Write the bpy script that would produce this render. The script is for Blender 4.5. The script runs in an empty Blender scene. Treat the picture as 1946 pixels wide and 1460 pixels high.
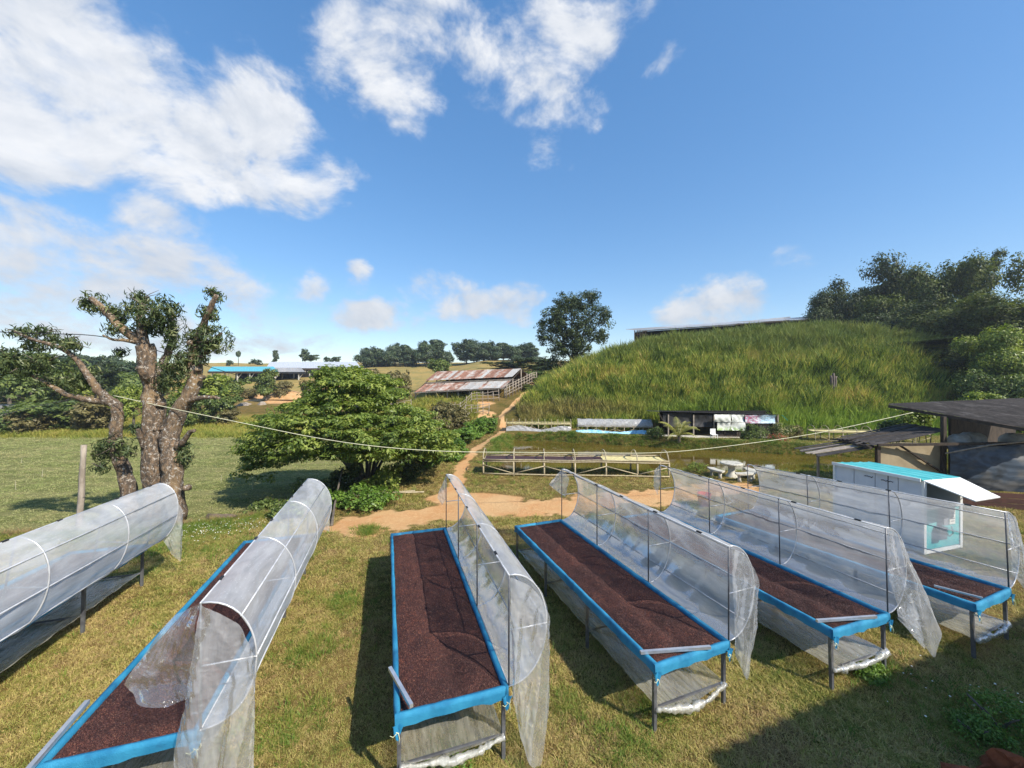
import bpy, math, random
import numpy as np
from mathutils import Vector, Matrix

SC = bpy.context.scene
COL = SC.collection
rng = np.random.default_rng(7)
random.seed(7)

# ------------------------------------------------------------------ camera
F, CX, HZ, H = 731.0, 973.0, 722.0, 5.0
cam = bpy.data.cameras.new('camera')
cam.sensor_width = 36.0
cam.lens = F / 1946.0 * 36.0
cam.shift_y = -(730 - HZ) / 1946.0
cam.clip_start = 0.05
cam.clip_end = 3000
cam_ob = bpy.data.objects.new('camera', cam)
COL.objects.link(cam_ob)
cam_ob.location = (0, 0, H)
cam_ob.rotation_euler = (math.radians(90), 0, 0)
SC.camera = cam_ob

# ------------------------------------------------------------------ sky and sun
SUN_DIR = Vector((0.85, -0.72, 0.98)).normalized()
SUN_EL = math.asin(SUN_DIR.z)
SUN_AZ = math.atan2(SUN_DIR.x, SUN_DIR.y)
SKY_STRENGTH = 0.1
world = bpy.data.worlds.new('World')
SC.world = world
world.use_nodes = True


class NT:
    """small node-tree writer"""
    def __init__(s, tree):
        s.t = tree; s.n = tree.nodes; s.l = tree.links

    def node(s, kind, ins=None, **kw):
        nd = s.n.new(kind)
        for k, v in kw.items():
            setattr(nd, k, v)
        if ins:
            for k, v in ins.items():
                s.put(nd.inputs[k], v)
        return nd

    def put(s, sock, v):
        if isinstance(v, bpy.types.NodeSocket):
            s.l.new(v, sock)
        elif v is not None:
            sock.default_value = v

    def math(s, op, a, b=None, c=None, clamp=False):
        nd = s.n.new('ShaderNodeMath'); nd.operation = op; nd.use_clamp = clamp
        s.put(nd.inputs[0], a)
        if b is not None: s.put(nd.inputs[1], b)
        if c is not None: s.put(nd.inputs[2], c)
        return nd.outputs[0]

    def vmath(s, op, a, b=None, c=None, out=0):
        nd = s.n.new('ShaderNodeVectorMath'); nd.operation = op
        s.put(nd.inputs[0], a)
        if b is not None: s.put(nd.inputs[1], b)
        if c is not None: s.put(nd.inputs[2], c)
        return nd.outputs[out]

    def noise(s, vec, scale, detail=4, rough=.55, dist=0.0, out=0):
        nd = s.node('ShaderNodeTexNoise', {'Scale': scale, 'Detail': detail, 'Roughness': rough, 'Distortion': dist})
        if vec is not None: s.l.new(vec, nd.inputs['Vector'])
        return nd.outputs[out]

    def rng(s, v, a, b, c=0.0, d=1.0, smooth=True):
        nd = s.n.new('ShaderNodeMapRange')
        if smooth: nd.interpolation_type = 'SMOOTHSTEP'
        s.put(nd.inputs[0], v)
        for i, x in enumerate((a, b, c, d)): s.put(nd.inputs[i + 1], x)
        return nd.outputs[0]

    def mix(s, fac, a, b, mode='MIX'):
        nd = s.n.new('ShaderNodeMix'); nd.data_type = 'RGBA'; nd.blend_type = mode
        s.put(nd.inputs[0], fac)
        s.put(nd.inputs[6], c4(a)); s.put(nd.inputs[7], c4(b))
        return nd.outputs[2]

    def ramp(s, fac, stops):
        nd = s.n.new('ShaderNodeValToRGB')
        e = nd.color_ramp.elements
        while len(e) < len(stops): e.new(0.5)
        for i, (p, c) in enumerate(stops):
            e[i].position = p; e[i].color = c4(c)
        s.put(nd.inputs[0], fac)
        return nd.outputs[0]


def c4(c):
    if isinstance(c, (tuple, list)) and len(c) == 3:
        return (c[0], c[1], c[2], 1.0)
    return c


def build_sky():
    N = NT(world.node_tree)
    bg = N.n['Background']
    sky = N.node('ShaderNodeTexSky', sky_type='NISHITA')
    sky.sun_disc = False
    sky.sun_elevation = SUN_EL
    sky.sun_rotation = SUN_AZ
    sky.altitude = 600
    sky.air_density = 1.0
    sky.dust_density = 0.6
    sky.ozone_density = 2.0
    tc = N.node('ShaderNodeTexCoord')
    d = N.vmath('NORMALIZE', tc.outputs['Generated'])
    sep = N.node('ShaderNodeSeparateXYZ', {0: d})
    az = N.math('ARCTAN2', sep.outputs[0], sep.outputs[1])
    el = N.math('ARCSINE', sep.outputs[2])
    cmb = N.node('ShaderNodeCombineXYZ', {0: az, 1: el, 2: 0.0})
    p0 = cmb.outputs[0]
    # warp the cloud plan with noise taken on the direction itself
    wv = N.noise(d, 5.0, 3, .6, out=1)
    wv = N.vmath('MULTIPLY_ADD', N.vmath('SUBTRACT', wv, (.5, .5, .5)), (.11, .09, 0), p0)
    blobs = [
        (90, 70, 290, 190, 1.5), (40, 215, 240, 130, 1.4), (300, 240, 235, 120, 1.45), (430, 325, 170, 65, 1.2),
        (500, 235, 135, 85, 1.3), (240, 150, 160, 120, 1.4), (590, 330, 55, 45, .5), (545, 360, 70, 30, .5),
        (40, 470, 260, 90, .9), (220, 505, 230, 75, .95), (430, 560, 180, 60, .75), (150, 590, 460, 85, .8), (330, 640, 330, 45, .55),
        (570, 540, 55, 40, .85), (290, 415, 75, 36, .62), (60, 410, 130, 40, .75),
        (720, 110, 125, 125, 1.0), (690, 170, 75, 50, .9), (800, 60, 120, 70, .8), (930, 90, 150, 70, .95), (1070, 55, 90, 75, .9),
        (1010, 155, 100, 70, .9), (960, 120, 110, 60, .8), (1050, 215, 80, 55, .6), (1055, 285, 65, 35, .6), (900, 20, 280, 60, .6), (660, 40, 60, 90, .6), (1110, 90, 40, 60, .55), (640, 320, 60, 30, .5), (470, 150, 120, 50, .5),
        (672, 517, 34, 30, .85), (715, 594, 96, 30, 1.1), (838, 553, 70, 32, .85), (885, 584, 74, 30, 1.05), (978, 577, 60, 30, .95),
        (1350, 575, 90, 42, 1.0), (1345, 602, 80, 30, .85), (1250, 120, 26, 20, .3), (1520, 492, 46, 20, .5), (1420, 640, 120, 20, .6),
    ]
    cover = None
    for (x, y, rx, ry, amp) in blobs:
        vx, vz = (x - CX) / F, (HZ - y) / F
        a = math.atan2(vx, 1.0)
        e = math.atan2(vz, math.hypot(vx, 1.0))
        n = math.sqrt(1 + vx * vx + vz * vz)
        ra = 1.14 * rx / F / (1 + vx * vx)
        re = 1.14 * ry / F * math.hypot(vx, 1.0) / (n * n)
        q = N.vmath('MULTIPLY_ADD', wv, (1 / ra, 1 / re, 0), (-a / ra, -e / re, 0))
        dd = N.vmath('DOT_PRODUCT', q, q, out=1)
        v = N.math('MULTIPLY_ADD', dd, -amp, amp)
        cover = v if cover is None else N.math('SMOOTH_MAX', cover, v, .3)
    # sideways and behind the camera the same broken cloud goes on
    side = N.rng(N.math('ABSOLUTE', az), .95, 1.35)
    wild = N.noise(d, 2.1, 2, .5)
    wild = N.math('MULTIPLY_ADD', wild, 5.0, -3.2)
    cover = N.math('MAXIMUM', cover, N.math('MULTIPLY_ADD', N.math('SUBTRACT', 1.0, side), -4.0, wild))
    st = N.vmath('MULTIPLY', d, (1.0, 1.0, 1.5))
    f1 = N.noise(st, 4.6, 10, .62, .35)
    st2 = N.vmath('ADD', st, (.018, -.006, .034))
    f2 = N.noise(st2, 4.6, 7, .60, .35)
    hz_fade = N.rng(el, -.02, .03)
    dens = N.math('ADD', cover, N.math('MULTIPLY_ADD', f1, 4.4, -2.28))
    dens = N.math('ADD', dens, N.math('MULTIPLY_ADD', N.noise(st, 15.0, 7, .60, .2), 1.7, -.85))
    dens = N.rng(dens, -.25, 1.0)
    fine = N.noise(st, 17.0, 5, .6)
    dens = N.math('MULTIPLY', dens, N.rng(fine, .10, .55, .78, 1.0))
    dens = N.math('MULTIPLY', N.math('POWER', dens, 1.15), hz_fade)
    lit = N.math('MULTIPLY_ADD', N.math('SUBTRACT', f1, f2), 2.6, .55)
    thick = N.rng(cover, .0, .9)
    lit = N.math('ADD', lit, N.math('MULTIPLY', thick, .12), clamp=True)
    low = N.rng(el, .06, .42)
    ccol = N.mix(lit, (3.8, 4.3, 5.1), (6.8, 6.9, 7.1))
    ccol = N.mix(low, N.mix(lit, (3.3, 3.8, 4.6), (5.5, 5.7, 6.0)), ccol)
    hs = N.node('ShaderNodeHueSaturation', {'Hue': SKY_HUE, 'Saturation': SKY_SAT, 'Value': SKY_VAL, 'Fac': 1.0, 'Color': N.node('ShaderNodeGamma', {0: sky.outputs[0], 1: .60}).outputs[0]})
    col = N.mix(N.math('MULTIPLY', dens, .96), hs.outputs[0], ccol)
    N.l.new(col, bg.inputs[0])
    bg.inputs[1].default_value = SKY_STRENGTH


SKY_HUE, SKY_SAT, SKY_VAL = 0.505, 1.64, 2.58
build_sky()
sun = bpy.data.lights.new('sun', 'SUN')
sun.energy = 5.0
sun.angle = math.radians(.55)
sun.color = (1.0, .93, .82)
sun_ob = bpy.data.objects.new('sun', sun)
COL.objects.link(sun_ob)
sun_ob.rotation_euler = (-SUN_DIR).to_track_quat('-Z', 'Y').to_euler()
sun_ob.location = (20, -20, 30)

SC.view_settings.view_transform = 'Standard'
SC.view_settings.look = 'None'
SC.view_settings.exposure = 0.5
SC.view_settings.gamma = 1.0
SC.view_settings.use_curve_mapping = False
SC.render.engine = 'CYCLES'
SC.cycles.max_bounces = 8
SC.cycles.transparent_max_bounces = 24
SC.cycles.diffuse_bounces = 3
SC.cycles.glossy_bounces = 3
SC.cycles.transmission_bounces = 6
SC.cycles.caustics_reflective = False
SC.cycles.caustics_refractive = False
SC.cycles.use_denoising = True


# ------------------------------------------------------------------ mesh helpers
def at(px, py, d):
    """photograph pixel at distance d (metres, along the view) -> place"""
    return Vector(((px - CX) / F * d, d, H - (py - HZ) / F * d))


def on_ground(px, py, z=0.0):
    d = (H - z) * F / (py - HZ)
    return Vector(((px - CX) / F * d, d, z))


class MB:
    def __init__(s):
        s.v = []; s.f = []

    def add(s, V, Fc):
        b = len(s.v)
        s.v += [tuple(p) for p in V]
        s.f += [tuple(b + i for i in f) for f in Fc]
        return s

    def box(s, c, size, rz=0.0, M=None):
        hx, hy, hz = size[0] / 2, size[1] / 2, size[2] / 2
        V = [Vector((x, y, z)) for x in (-hx, hx) for y in (-hy, hy) for z in (-hz, hz)]
        R = M or Matrix.Rotation(rz, 3, 'Z')
        V = [R @ p + Vector(c) for p in V]
        return s.add(V, [(0, 1, 3, 2), (4, 6, 7, 5), (0, 4, 5, 1), (2, 3, 7, 6), (0, 2, 6, 4), (1, 5, 7, 3)])

    def beam(s, p, q, w, h=None, up=(0, 0, 1)):
        p, q = Vector(p), Vector(q); h = h or w
        t = (q - p).normalized(); up = Vector(up)
        if abs(t.dot(up)) > .95: up = Vector((1, 0, 0))
        a = t.cross(up).normalized(); b = a.cross(t)
        V = []
        for c in (p, q):
            for i, j in ((-1, -1), (1, -1), (1, 1), (-1, 1)):
                V.append(c + a * (i * w / 2) + b * (j * h / 2))
        return s.add(V, [(0, 3, 2, 1), (4, 5, 6, 7), (0, 1, 5, 4), (1, 2, 6, 5), (2, 3, 7, 6), (3, 0, 4, 7)])

    def tube(s, pts, r, n=6, cap=True, wob=0.0, rnd=random):
        pts = [Vector(p) for p in pts]
        m = len(pts)
        rs = r if isinstance(r, (list, tuple)) else [r] * m
        V = []; Fc = []
        ref = None
        for i, p in enumerate(pts):
            t = (pts[min(i + 1, m - 1)] - pts[max(i - 1, 0)]).normalized()
            if ref is None:
                ref = Vector((0, 0, 1)) if abs(t.z) < .9 else Vector((1, 0, 0))
            a = t.cross(ref).normalized(); b = a.cross(t).normalized(); ref = b
            for k in range(n):
                an = 2 * math.pi * k / n
                rr = rs[i] * (1 + (rnd.uniform(-wob, wob) if wob else 0))
                V.append(p + a * (math.cos(an) * rr) + b * (math.sin(an) * rr))
        for i in range(m - 1):
            for k in range(n):
                k2 = (k + 1) % n
                Fc.append((i * n + k, i * n + k2, (i + 1) * n + k2, (i + 1) * n + k))
        if cap:
            Fc.append(tuple(range(n - 1, -1, -1)))
            Fc.append(tuple((m - 1) * n + k for k in range(n)))
        return s.add(V, Fc)

    def grid(s, P):
        nu, nv = len(P), len(P[0])
        V = [p for row in P for p in row]
        Fc = [(i * nv + j, (i + 1) * nv + j, (i + 1) * nv + j + 1, i * nv + j + 1) for i in range(nu - 1) for j in range(nv - 1)]
        return s.add(V, Fc)

    def slab(s, P, th):
        """a grid of points given a thickness downwards (closed)"""
        nu, nv = len(P), len(P[0])
        s.grid(P)
        b = len(s.v)
        s.v += [(p[0], p[1], p[2] - th) for row in P for p in row]
        top0 = b - nu * nv
        for i in range(nu - 1):
            for j in range(nv - 1):
                s.f.append((b + i * nv + j, b + i * nv + j + 1, b + (i + 1) * nv + j + 1, b + (i + 1) * nv + j))
        rim = [(i, 0) for i in range(nu)] + [(nu - 1, j) for j in range(1, nv)] + [(i, nv - 1) for i in range(nu - 2, -1, -1)] + [(0, j) for j in range(nv - 2, 0, -1)]
        for k in range(len(rim)):
            (i, j), (i2, j2) = rim[k], rim[(k + 1) % len(rim)]
            s.f.append((top0 + i * nv + j, b + i * nv + j, b + i2 * nv + j2, top0 + i2 * nv + j2))
        return s

    def mesh(s, name, inv=None):
        me = bpy.data.meshes.new(name)
        v = s.v if inv is None else [tuple(inv @ Vector(p)) for p in s.v]
        me.from_pydata(v, [], s.f)
        return me


def np_mesh(name, V, Q, tint=None, smooth=False):
    """V (n,3), Q (m,k) faces with k corners, tint per-vertex colour (n,4)"""
    me = bpy.data.meshes.new(name)
    V = np.ascontiguousarray(V, dtype=np.float32); Q = np.ascontiguousarray(Q, dtype=np.int32)
    me.vertices.add(len(V)); me.vertices.foreach_set('co', V.ravel())
    k = Q.shape[1]
    me.loops.add(Q.size); me.loops.foreach_set('vertex_index', Q.ravel())
    me.polygons.add(len(Q))
    me.polygons.foreach_set('loop_start', np.arange(0, Q.size, k, dtype=np.int32))
    if smooth:
        me.polygons.foreach_set('use_smooth', np.ones(len(Q), dtype=bool))
    me.update(calc_edges=True)
    if tint is not None:
        a = me.attributes.new('tint', 'FLOAT_COLOR', 'POINT')
        a.data.foreach_set('color', np.ascontiguousarray(tint, dtype=np.float32).ravel())
    return me


def link(name, me, mat=None, parent=None, smooth=False):
    o = bpy.data.objects.new(name, me)
    COL.objects.link(o)
    if mat is not None and me is not None and len(me.materials) == 0:
        me.materials.append(mat)
    if smooth and me is not None:
        me.polygons.foreach_set('use_smooth', np.ones(len(me.polygons), dtype=bool))
    if parent is not None:
        o.parent = parent
    return o


def tag(o, label=None, cat=None, group=None, kind=None):
    if label: o['label'] = label
    if cat: o['category'] = cat
    if group: o['group'] = group
    if kind: o['kind'] = kind
    return o


def thing(name, label, cat, loc=(0, 0, 0), rz=0.0, group=None, rx=0.0):
    o = bpy.data.objects.new(name, None)
    COL.objects.link(o)
    o.empty_display_size = .2
    o.location = loc
    o.rotation_euler = (rx, 0, rz)
    return tag(o, label, cat, group)


def part(name, mb, mat, parent, smooth=False, world=True, label=None):
    """link one MB as a child; world=True when its points are places in the world"""
    inv = None
    if world and parent is not None:
        root = parent
        while root.parent is not None: root = root.parent
        inv = root.matrix_basis.inverted()
    o = link(name, mb.mesh(name, inv), mat, parent, smooth)
    if label: o['label'] = label
    return o


def single(name, mb, mat, label, cat, loc=(0, 0, 0), group=None, smooth=False, kind=None):
    """a thing that is one mesh; points are places in the world"""
    inv = Matrix.Translation(-Vector(loc))
    o = link(name, mb.mesh(name, inv), mat, None, smooth)
    o.location = loc
    return tag(o, label, cat, group, kind)


def copy_tree(o, parent=None):
    c = o.copy(); COL.objects.link(c)
    if parent is not None: c.parent = parent
    for ch in list(o.children): copy_tree(ch, c)
    return c


# ------------------------------------------------------------------ materials
def new_mat(name):
    m = bpy.data.materials.new(name); m.use_nodes = True
    N = NT(m.node_tree)
    return m, N, N.n['Principled BSDF']


def pmat(name, c1, c2=None, scale=8.0, rough=.7, metal=0.0, bump=0.0, bscale=None, stretch=(1, 1, 1), contrast=(.35, .65), c3=None, spec=.4, coord='Object', rnd=0.0, detail=5):
    m, N, b = new_mat(name)
    tc = N.node('ShaderNodeTexCoord')
    vec = N.vmath('MULTIPLY', tc.outputs[coord], stretch)
    n = N.noise(vec, scale, detail, .6)
    col = N.mix(N.rng(n, contrast[0], contrast[1]), c1, c2 or c1)
    if c3:
        n2 = N.noise(vec, scale * .37, 4, .65)
        col = N.mix(N.rng(n2, .52, .68), col, c3)
    if rnd:
        oi = N.node('ShaderNodeObjectInfo')
        col = N.mix(1.0, col, N.ramp(oi.outputs['Random'], [(0, (1 - rnd,) * 3), (1, (1 + rnd,) * 3)]), 'MULTIPLY')
    N.l.new(col, b.inputs['Base Color'])
    b.inputs['Roughness'].default_value = rough
    b.inputs['Metallic'].default_value = metal
    b.inputs['Specular IOR Level'].default_value = spec
    if bump:
        nb = N.noise(vec, bscale or scale * 3, 5, .6)
        bp = N.node('ShaderNodeBump', {'Strength': bump, 'Distance': .02, 'Height': nb})
        N.l.new(bp.outputs[0], b.inputs['Normal'])
    return m


def leaf_mat(name, dark, mid, light, trans=.3, rough=.45):
    m, N, b = new_mat(name)
    at_ = N.node('ShaderNodeAttribute', attribute_name='tint')
    sep = N.node('ShaderNodeSeparateColor', {0: at_.outputs['Color']})
    col = N.ramp(sep.outputs[0], [(0, dark), (.5, mid), (1, light)])
    N.l.new(col, b.inputs['Base Color'])
    b.inputs['Roughness'].default_value = rough
    b.inputs['Specular IOR Level'].default_value = .35
    tr = N.node('ShaderNodeBsdfTranslucent')
    N.l.new(N.mix(1.0, col, (1.25, 1.35, .55), 'MULTIPLY'), tr.inputs[0])
    mx = N.node('ShaderNodeMixShader', {0: trans})
    N.l.new(b.outputs[0], mx.inputs[1]); N.l.new(tr.outputs[0], mx.inputs[2])
    N.l.new(mx.outputs[0], N.n['Material Output'].inputs[0])
    return m


def blade_mat(name, cols, patch=.35, trans=.25, zone=None):
    """grass blades: a random shade per tuft and patches by place"""
    m, N, b = new_mat(name)
    oi = N.node('ShaderNodeObjectInfo')
    ge = N.node('ShaderNodeNewGeometry')
    n = N.noise(ge.outputs['Position'], patch, 4, .6)
    n2 = N.noise(ge.outputs['Position'], patch * 5, 3, .6)
    f = N.math('ADD', N.math('MULTIPLY', oi.outputs['Random'], .62), N.math('MULTIPLY_ADD', n, 1.5, -.62))
    f = N.math('ADD', f, N.math('MULTIPLY_ADD', n2, .7, -.35), clamp=True)
    k = len(cols)
    col = N.ramp(f, [(i / (k - 1), c) for i, c in enumerate(cols)])
    if zone is not None:
        col = zone(N, ge, col, oi)
    N.l.new(col, b.inputs['Base Color'])
    b.inputs['Roughness'].default_value = .55
    b.inputs['Specular IOR Level'].default_value = .25
    tr = N.node('ShaderNodeBsdfTranslucent', {0: col})
    mx = N.node('ShaderNodeMixShader', {0: trans})
    N.l.new(b.outputs[0], mx.inputs[1]); N.l.new(tr.outputs[0], mx.inputs[2])
    N.l.new(mx.outputs[0], N.n['Material Output'].inputs[0])
    return m


# ------------------------------------------------------------------ scattering of ground cover
def scatter(name, pts, protos, mat, scl, rot=None, label=None, cat=None, parent=None, seed=1):
    pm = bpy.data.meshes.new(name)
    pts = np.ascontiguousarray(pts, dtype=np.float32)
    n = len(pts)
    r = np.random.default_rng(seed)
    pm.vertices.add(n); pm.vertices.foreach_set('co', pts.ravel())
    if rot is None:
        rot = np.zeros((n, 3)); rot[:, 2] = r.uniform(0, 6.283, n)
        rot[:, 0] = r.normal(0, .12, n); rot[:, 1] = r.normal(0, .12, n)
    a = pm.attributes.new('rot', 'FLOAT_VECTOR', 'POINT'); a.data.foreach_set('vector', np.ascontiguousarray(rot, dtype=np.float32).ravel())
    a = pm.attributes.new('scl', 'FLOAT', 'POINT'); a.data.foreach_set('value', np.ascontiguousarray(scl, dtype=np.float32))
    a = pm.attributes.new('pick', 'INT', 'POINT'); a.data.foreach_set('value', r.integers(0, len(protos), n).astype(np.int32))
    o = bpy.data.objects.new(name, pm); COL.objects.link(o)
    if parent is not None: o.parent = parent
    g = bpy.data.node_groups.new(name, 'GeometryNodeTree')
    g.interface.new_socket('Geometry', in_out='INPUT', socket_type='NodeSocketGeometry')
    g.interface.new_socket('Geometry', in_out='OUTPUT', socket_type='NodeSocketGeometry')
    N, L = g.nodes, g.links
    gi = N.new('NodeGroupInput'); go = N.new('NodeGroupOutput')
    ip = N.new('GeometryNodeInstanceOnPoints')
    g2i = N.new('GeometryNodeGeometryToInstance')
    for me in reversed(protos):
        if len(me.materials) == 0: me.materials.append(mat)
        po = bpy.data.objects.new(name, me)
        oi = N.new('GeometryNodeObjectInfo'); oi.inputs['Object'].default_value = po
        L.new(oi.outputs['Geometry'], g2i.inputs[0])

    def attr(nm, t):
        q = N.new('GeometryNodeInputNamedAttribute'); q.data_type = t; q.inputs[0].default_value = nm
        return q.outputs[0]
    L.new(gi.outputs[0], ip.inputs['Points']); L.new(g2i.outputs[0], ip.inputs['Instance'])
    ip.inputs['Pick Instance'].default_value = True
    L.new(attr('pick', 'INT'), ip.inputs['Instance Index'])
    L.new(attr('rot', 'FLOAT_VECTOR'), ip.inputs['Rotation']); L.new(attr('scl', 'FLOAT'), ip.inputs['Scale'])
    L.new(ip.outputs[0], go.inputs[0])
    o.modifiers.new('scatter', 'NODES').node_group = g
    return tag(o, label, cat, None, 'stuff')


def tuft(name, n, h, w, spread, lean, seed, seg=2):
    """one clump of grass blades, each a bent tapering strip"""
    r = np.random.default_rng(seed)
    V = []; Fc = []
    for i in range(n):
        a = r.uniform(0, 6.283); rr = spread * math.sqrt(r.uniform())
        x, y = rr * math.cos(a), rr * math.sin(a)
        hh = h * r.uniform(.55, 1.1); b = a + r.normal(0, .8); ln = lean * r.uniform(.3, 1.3) * hh
        dx, dy = math.cos(b), math.sin(b)
        yaw = r.uniform(0, 6.283); wx, wy = math.cos(yaw) * w / 2, math.sin(yaw) * w / 2
        k0 = len(V)
        for s in range(seg):
            t = s / seg
            z = hh * t * (1 - .25 * t * lean); q = ln * t * t
            f = 1 - .55 * t
            V += [(x + dx * q - wx * f, y + dy * q - wy * f, z), (x + dx * q + wx * f, y + dy * q + wy * f, z)]
        V.append((x + dx * ln, y + dy * ln, hh * (1 - .25 * lean)))
        for s in range(seg - 1):
            Fc.append((k0 + 2 * s, k0 + 2 * s + 1, k0 + 2 * s + 3, k0 + 2 * s + 2))
        e = k0 + 2 * (seg - 1)
        Fc.append((e, e + 1, len(V) - 1))
    me = bpy.data.meshes.new(name); me.from_pydata(V, [], Fc)
    return me


# ------------------------------------------------------------------ foliage
def leaf_cards(P, Nrm, size, aspect, r, tint, droop=0.0, fold=.15):
    """n leaf-sized diamonds at P facing Nrm"""
    n = len(P)
    t = r.normal(size=(n, 3)); t[:, 2] -= droop
    t -= Nrm * (t * Nrm).sum(1, keepdims=True)
    t /= np.linalg.norm(t, axis=1, keepdims=True) + 1e-9
    b = np.cross(Nrm, t)
    s = np.asarray(size).reshape(-1, 1) * np.ones((n, 1))
    w = s * aspect
    V = np.empty((n, 4, 3))
    V[:, 0] = P - t * s * .5
    V[:, 1] = P + b * w * .5 + Nrm * w * fold
    V[:, 2] = P + t * s * .5 - Nrm * s * .12
    V[:, 3] = P - b * w * .5 + Nrm * w * fold
    Q = np.arange(n * 4).reshape(n, 4)
    T = np.ones((n, 4, 4)); T[:, :, 0] = np.asarray(tint).reshape(-1, 1)
    return V.reshape(-1, 3), Q, T.reshape(-1, 4)


def crown_mesh(name, lobes, n_cl, n_leaf, cl_r, leaf, aspect=.5, seed=1, flat=.6, inner=.5, up=.6, droop=.3, shade=.25):
    """lobes: [(centre, (rx,ry,rz))]; leaf clumps spread through them"""
    r = np.random.default_rng(seed)
    vol = np.array([l[1][0] * l[1][1] * l[1][2] for l in lobes]) ** .75
    which = r.choice(len(lobes), n_cl, p=vol / vol.sum())
    C = np.array([l[0] for l in lobes], float)[which]
    R = np.array([l[1] for l in lobes], float)[which]
    u = r.normal(size=(n_cl, 3)); u /= np.linalg.norm(u, axis=1, keepdims=True)
    rad = inner + (1 - inner) * r.uniform(size=(n_cl, 1)) ** .6
    cc = C + u * R * rad
    ctint = r.normal(.48, shade, n_cl)
    m = n_cl * n_leaf
    ci = np.repeat(np.arange(n_cl), n_leaf)
    o = r.normal(size=(m, 3)); o /= np.linalg.norm(o, axis=1, keepdims=True)
    o *= r.uniform(.25, 1, (m, 1)) ** .5
    sz = cl_r * r.uniform(.6, 1.35, n_cl)[ci][:, None]
    P = cc[ci] + o * sz * np.array([1, 1, flat])
    Nn = o * .7 + u[ci] * .5 + r.normal(size=(m, 3)) * .45; Nn[:, 2] += up
    Nn /= np.linalg.norm(Nn, axis=1, keepdims=True)
    V, Q, T = leaf_cards(P, Nn, leaf * r.uniform(.6, 1.3, m), aspect, r, np.clip(ctint[ci] + r.normal(0, .14, m), 0, 1), droop)
    return np_mesh(name, V, Q, T)
# ------------------------------------------------------------------ the lie of the land
def sstep(x, a, b):
    t = np.clip((x - a) / (b - a), 0, 1)
    return t * t * (3 - 2 * t)


def fn(x, y, s, seed=0):
    """cheap smooth noise in about -1..1"""
    r = np.random.default_rng(seed + 100)
    z = 0
    for k in range(6):
        a = r.uniform(0, 6.283); f = s * (1.0 + .55 * k) * r.uniform(.8, 1.25); ph = r.uniform(0, 6.283, 2)
        z = z + np.sin((x * math.cos(a) + y * math.sin(a)) * f + ph[0] + 1.3 * np.sin((x * math.sin(a) - y * math.cos(a)) * f * .7 + ph[1])) / (1 + .5 * k)
    return z / 2.6


POND = [(-.9, 22.9), (.4, 34.6), (4, 34.0), (11.5, 31.2), (20.4, 28.2), (25.5, 26.6), (30, 24.5), (26, 21.3), (20, 21.6), (14.3, 22.0), (9, 22.2), (4, 22.5)]
POND_Z = -.5


def poly_sd(x, y, poly):
    x = np.asarray(x, float); y = np.asarray(y, float)
    d = np.full(x.shape, 1e9); ins = np.zeros(x.shape, bool)
    n = len(poly)
    for i in range(n):
        ax, ay = poly[i]; bx, by = poly[(i + 1) % n]
        ex, ey = bx - ax, by - ay
        t = np.clip(((x - ax) * ex + (y - ay) * ey) / (ex * ex + ey * ey), 0, 1)
        d = np.minimum(d, np.hypot(x - ax - t * ex, y - ay - t * ey))
        c = ((ay > y) != (by > y)) & (x < (bx - ax) * (y - ay) / ((by - ay) or 1e-9) + ax)
        ins ^= c
    return np.where(ins, -d, d)


def line_d(x, y, pts):
    x = np.asarray(x, float); y = np.asarray(y, float)
    d = np.full(x.shape, 1e9)
    for (ax, ay), (bx, by) in zip(pts[:-1], pts[1:]):
        ex, ey = bx - ax, by - ay
        t = np.clip(((x - ax) * ex + (y - ay) * ey) / (ex * ex + ey * ey), 0, 1)
        d = np.minimum(d, np.hypot(x - ax - t * ex, y - ay - t * ey))
    return d


BANK_X = [-60, -40, -17, -11.3, -8.9, -7.4, -6.6, -6.0, -5.6, -5.2]
BANK_Y = [8.5, 10.5, 12.2, 13.2, 14.6, 17.5, 20.5, 25, 32, 44]
ROAD = [(-5.4, 13.2), (-4, 13.9), (-1.5, 14.9), (1.8, 15.4), (6.2, 16.4), (10.5, 17.8)]
TRACK = [(-2.6, 15.2), (-2.6, 18), (-2.9, 22.4), (-2.6, 27.5), (-1.1, 34.5), (-.8, 38), (-1.2, 42), (.4, 47), (2.0, 52), (3.5, 58), (6, 68)]


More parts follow.
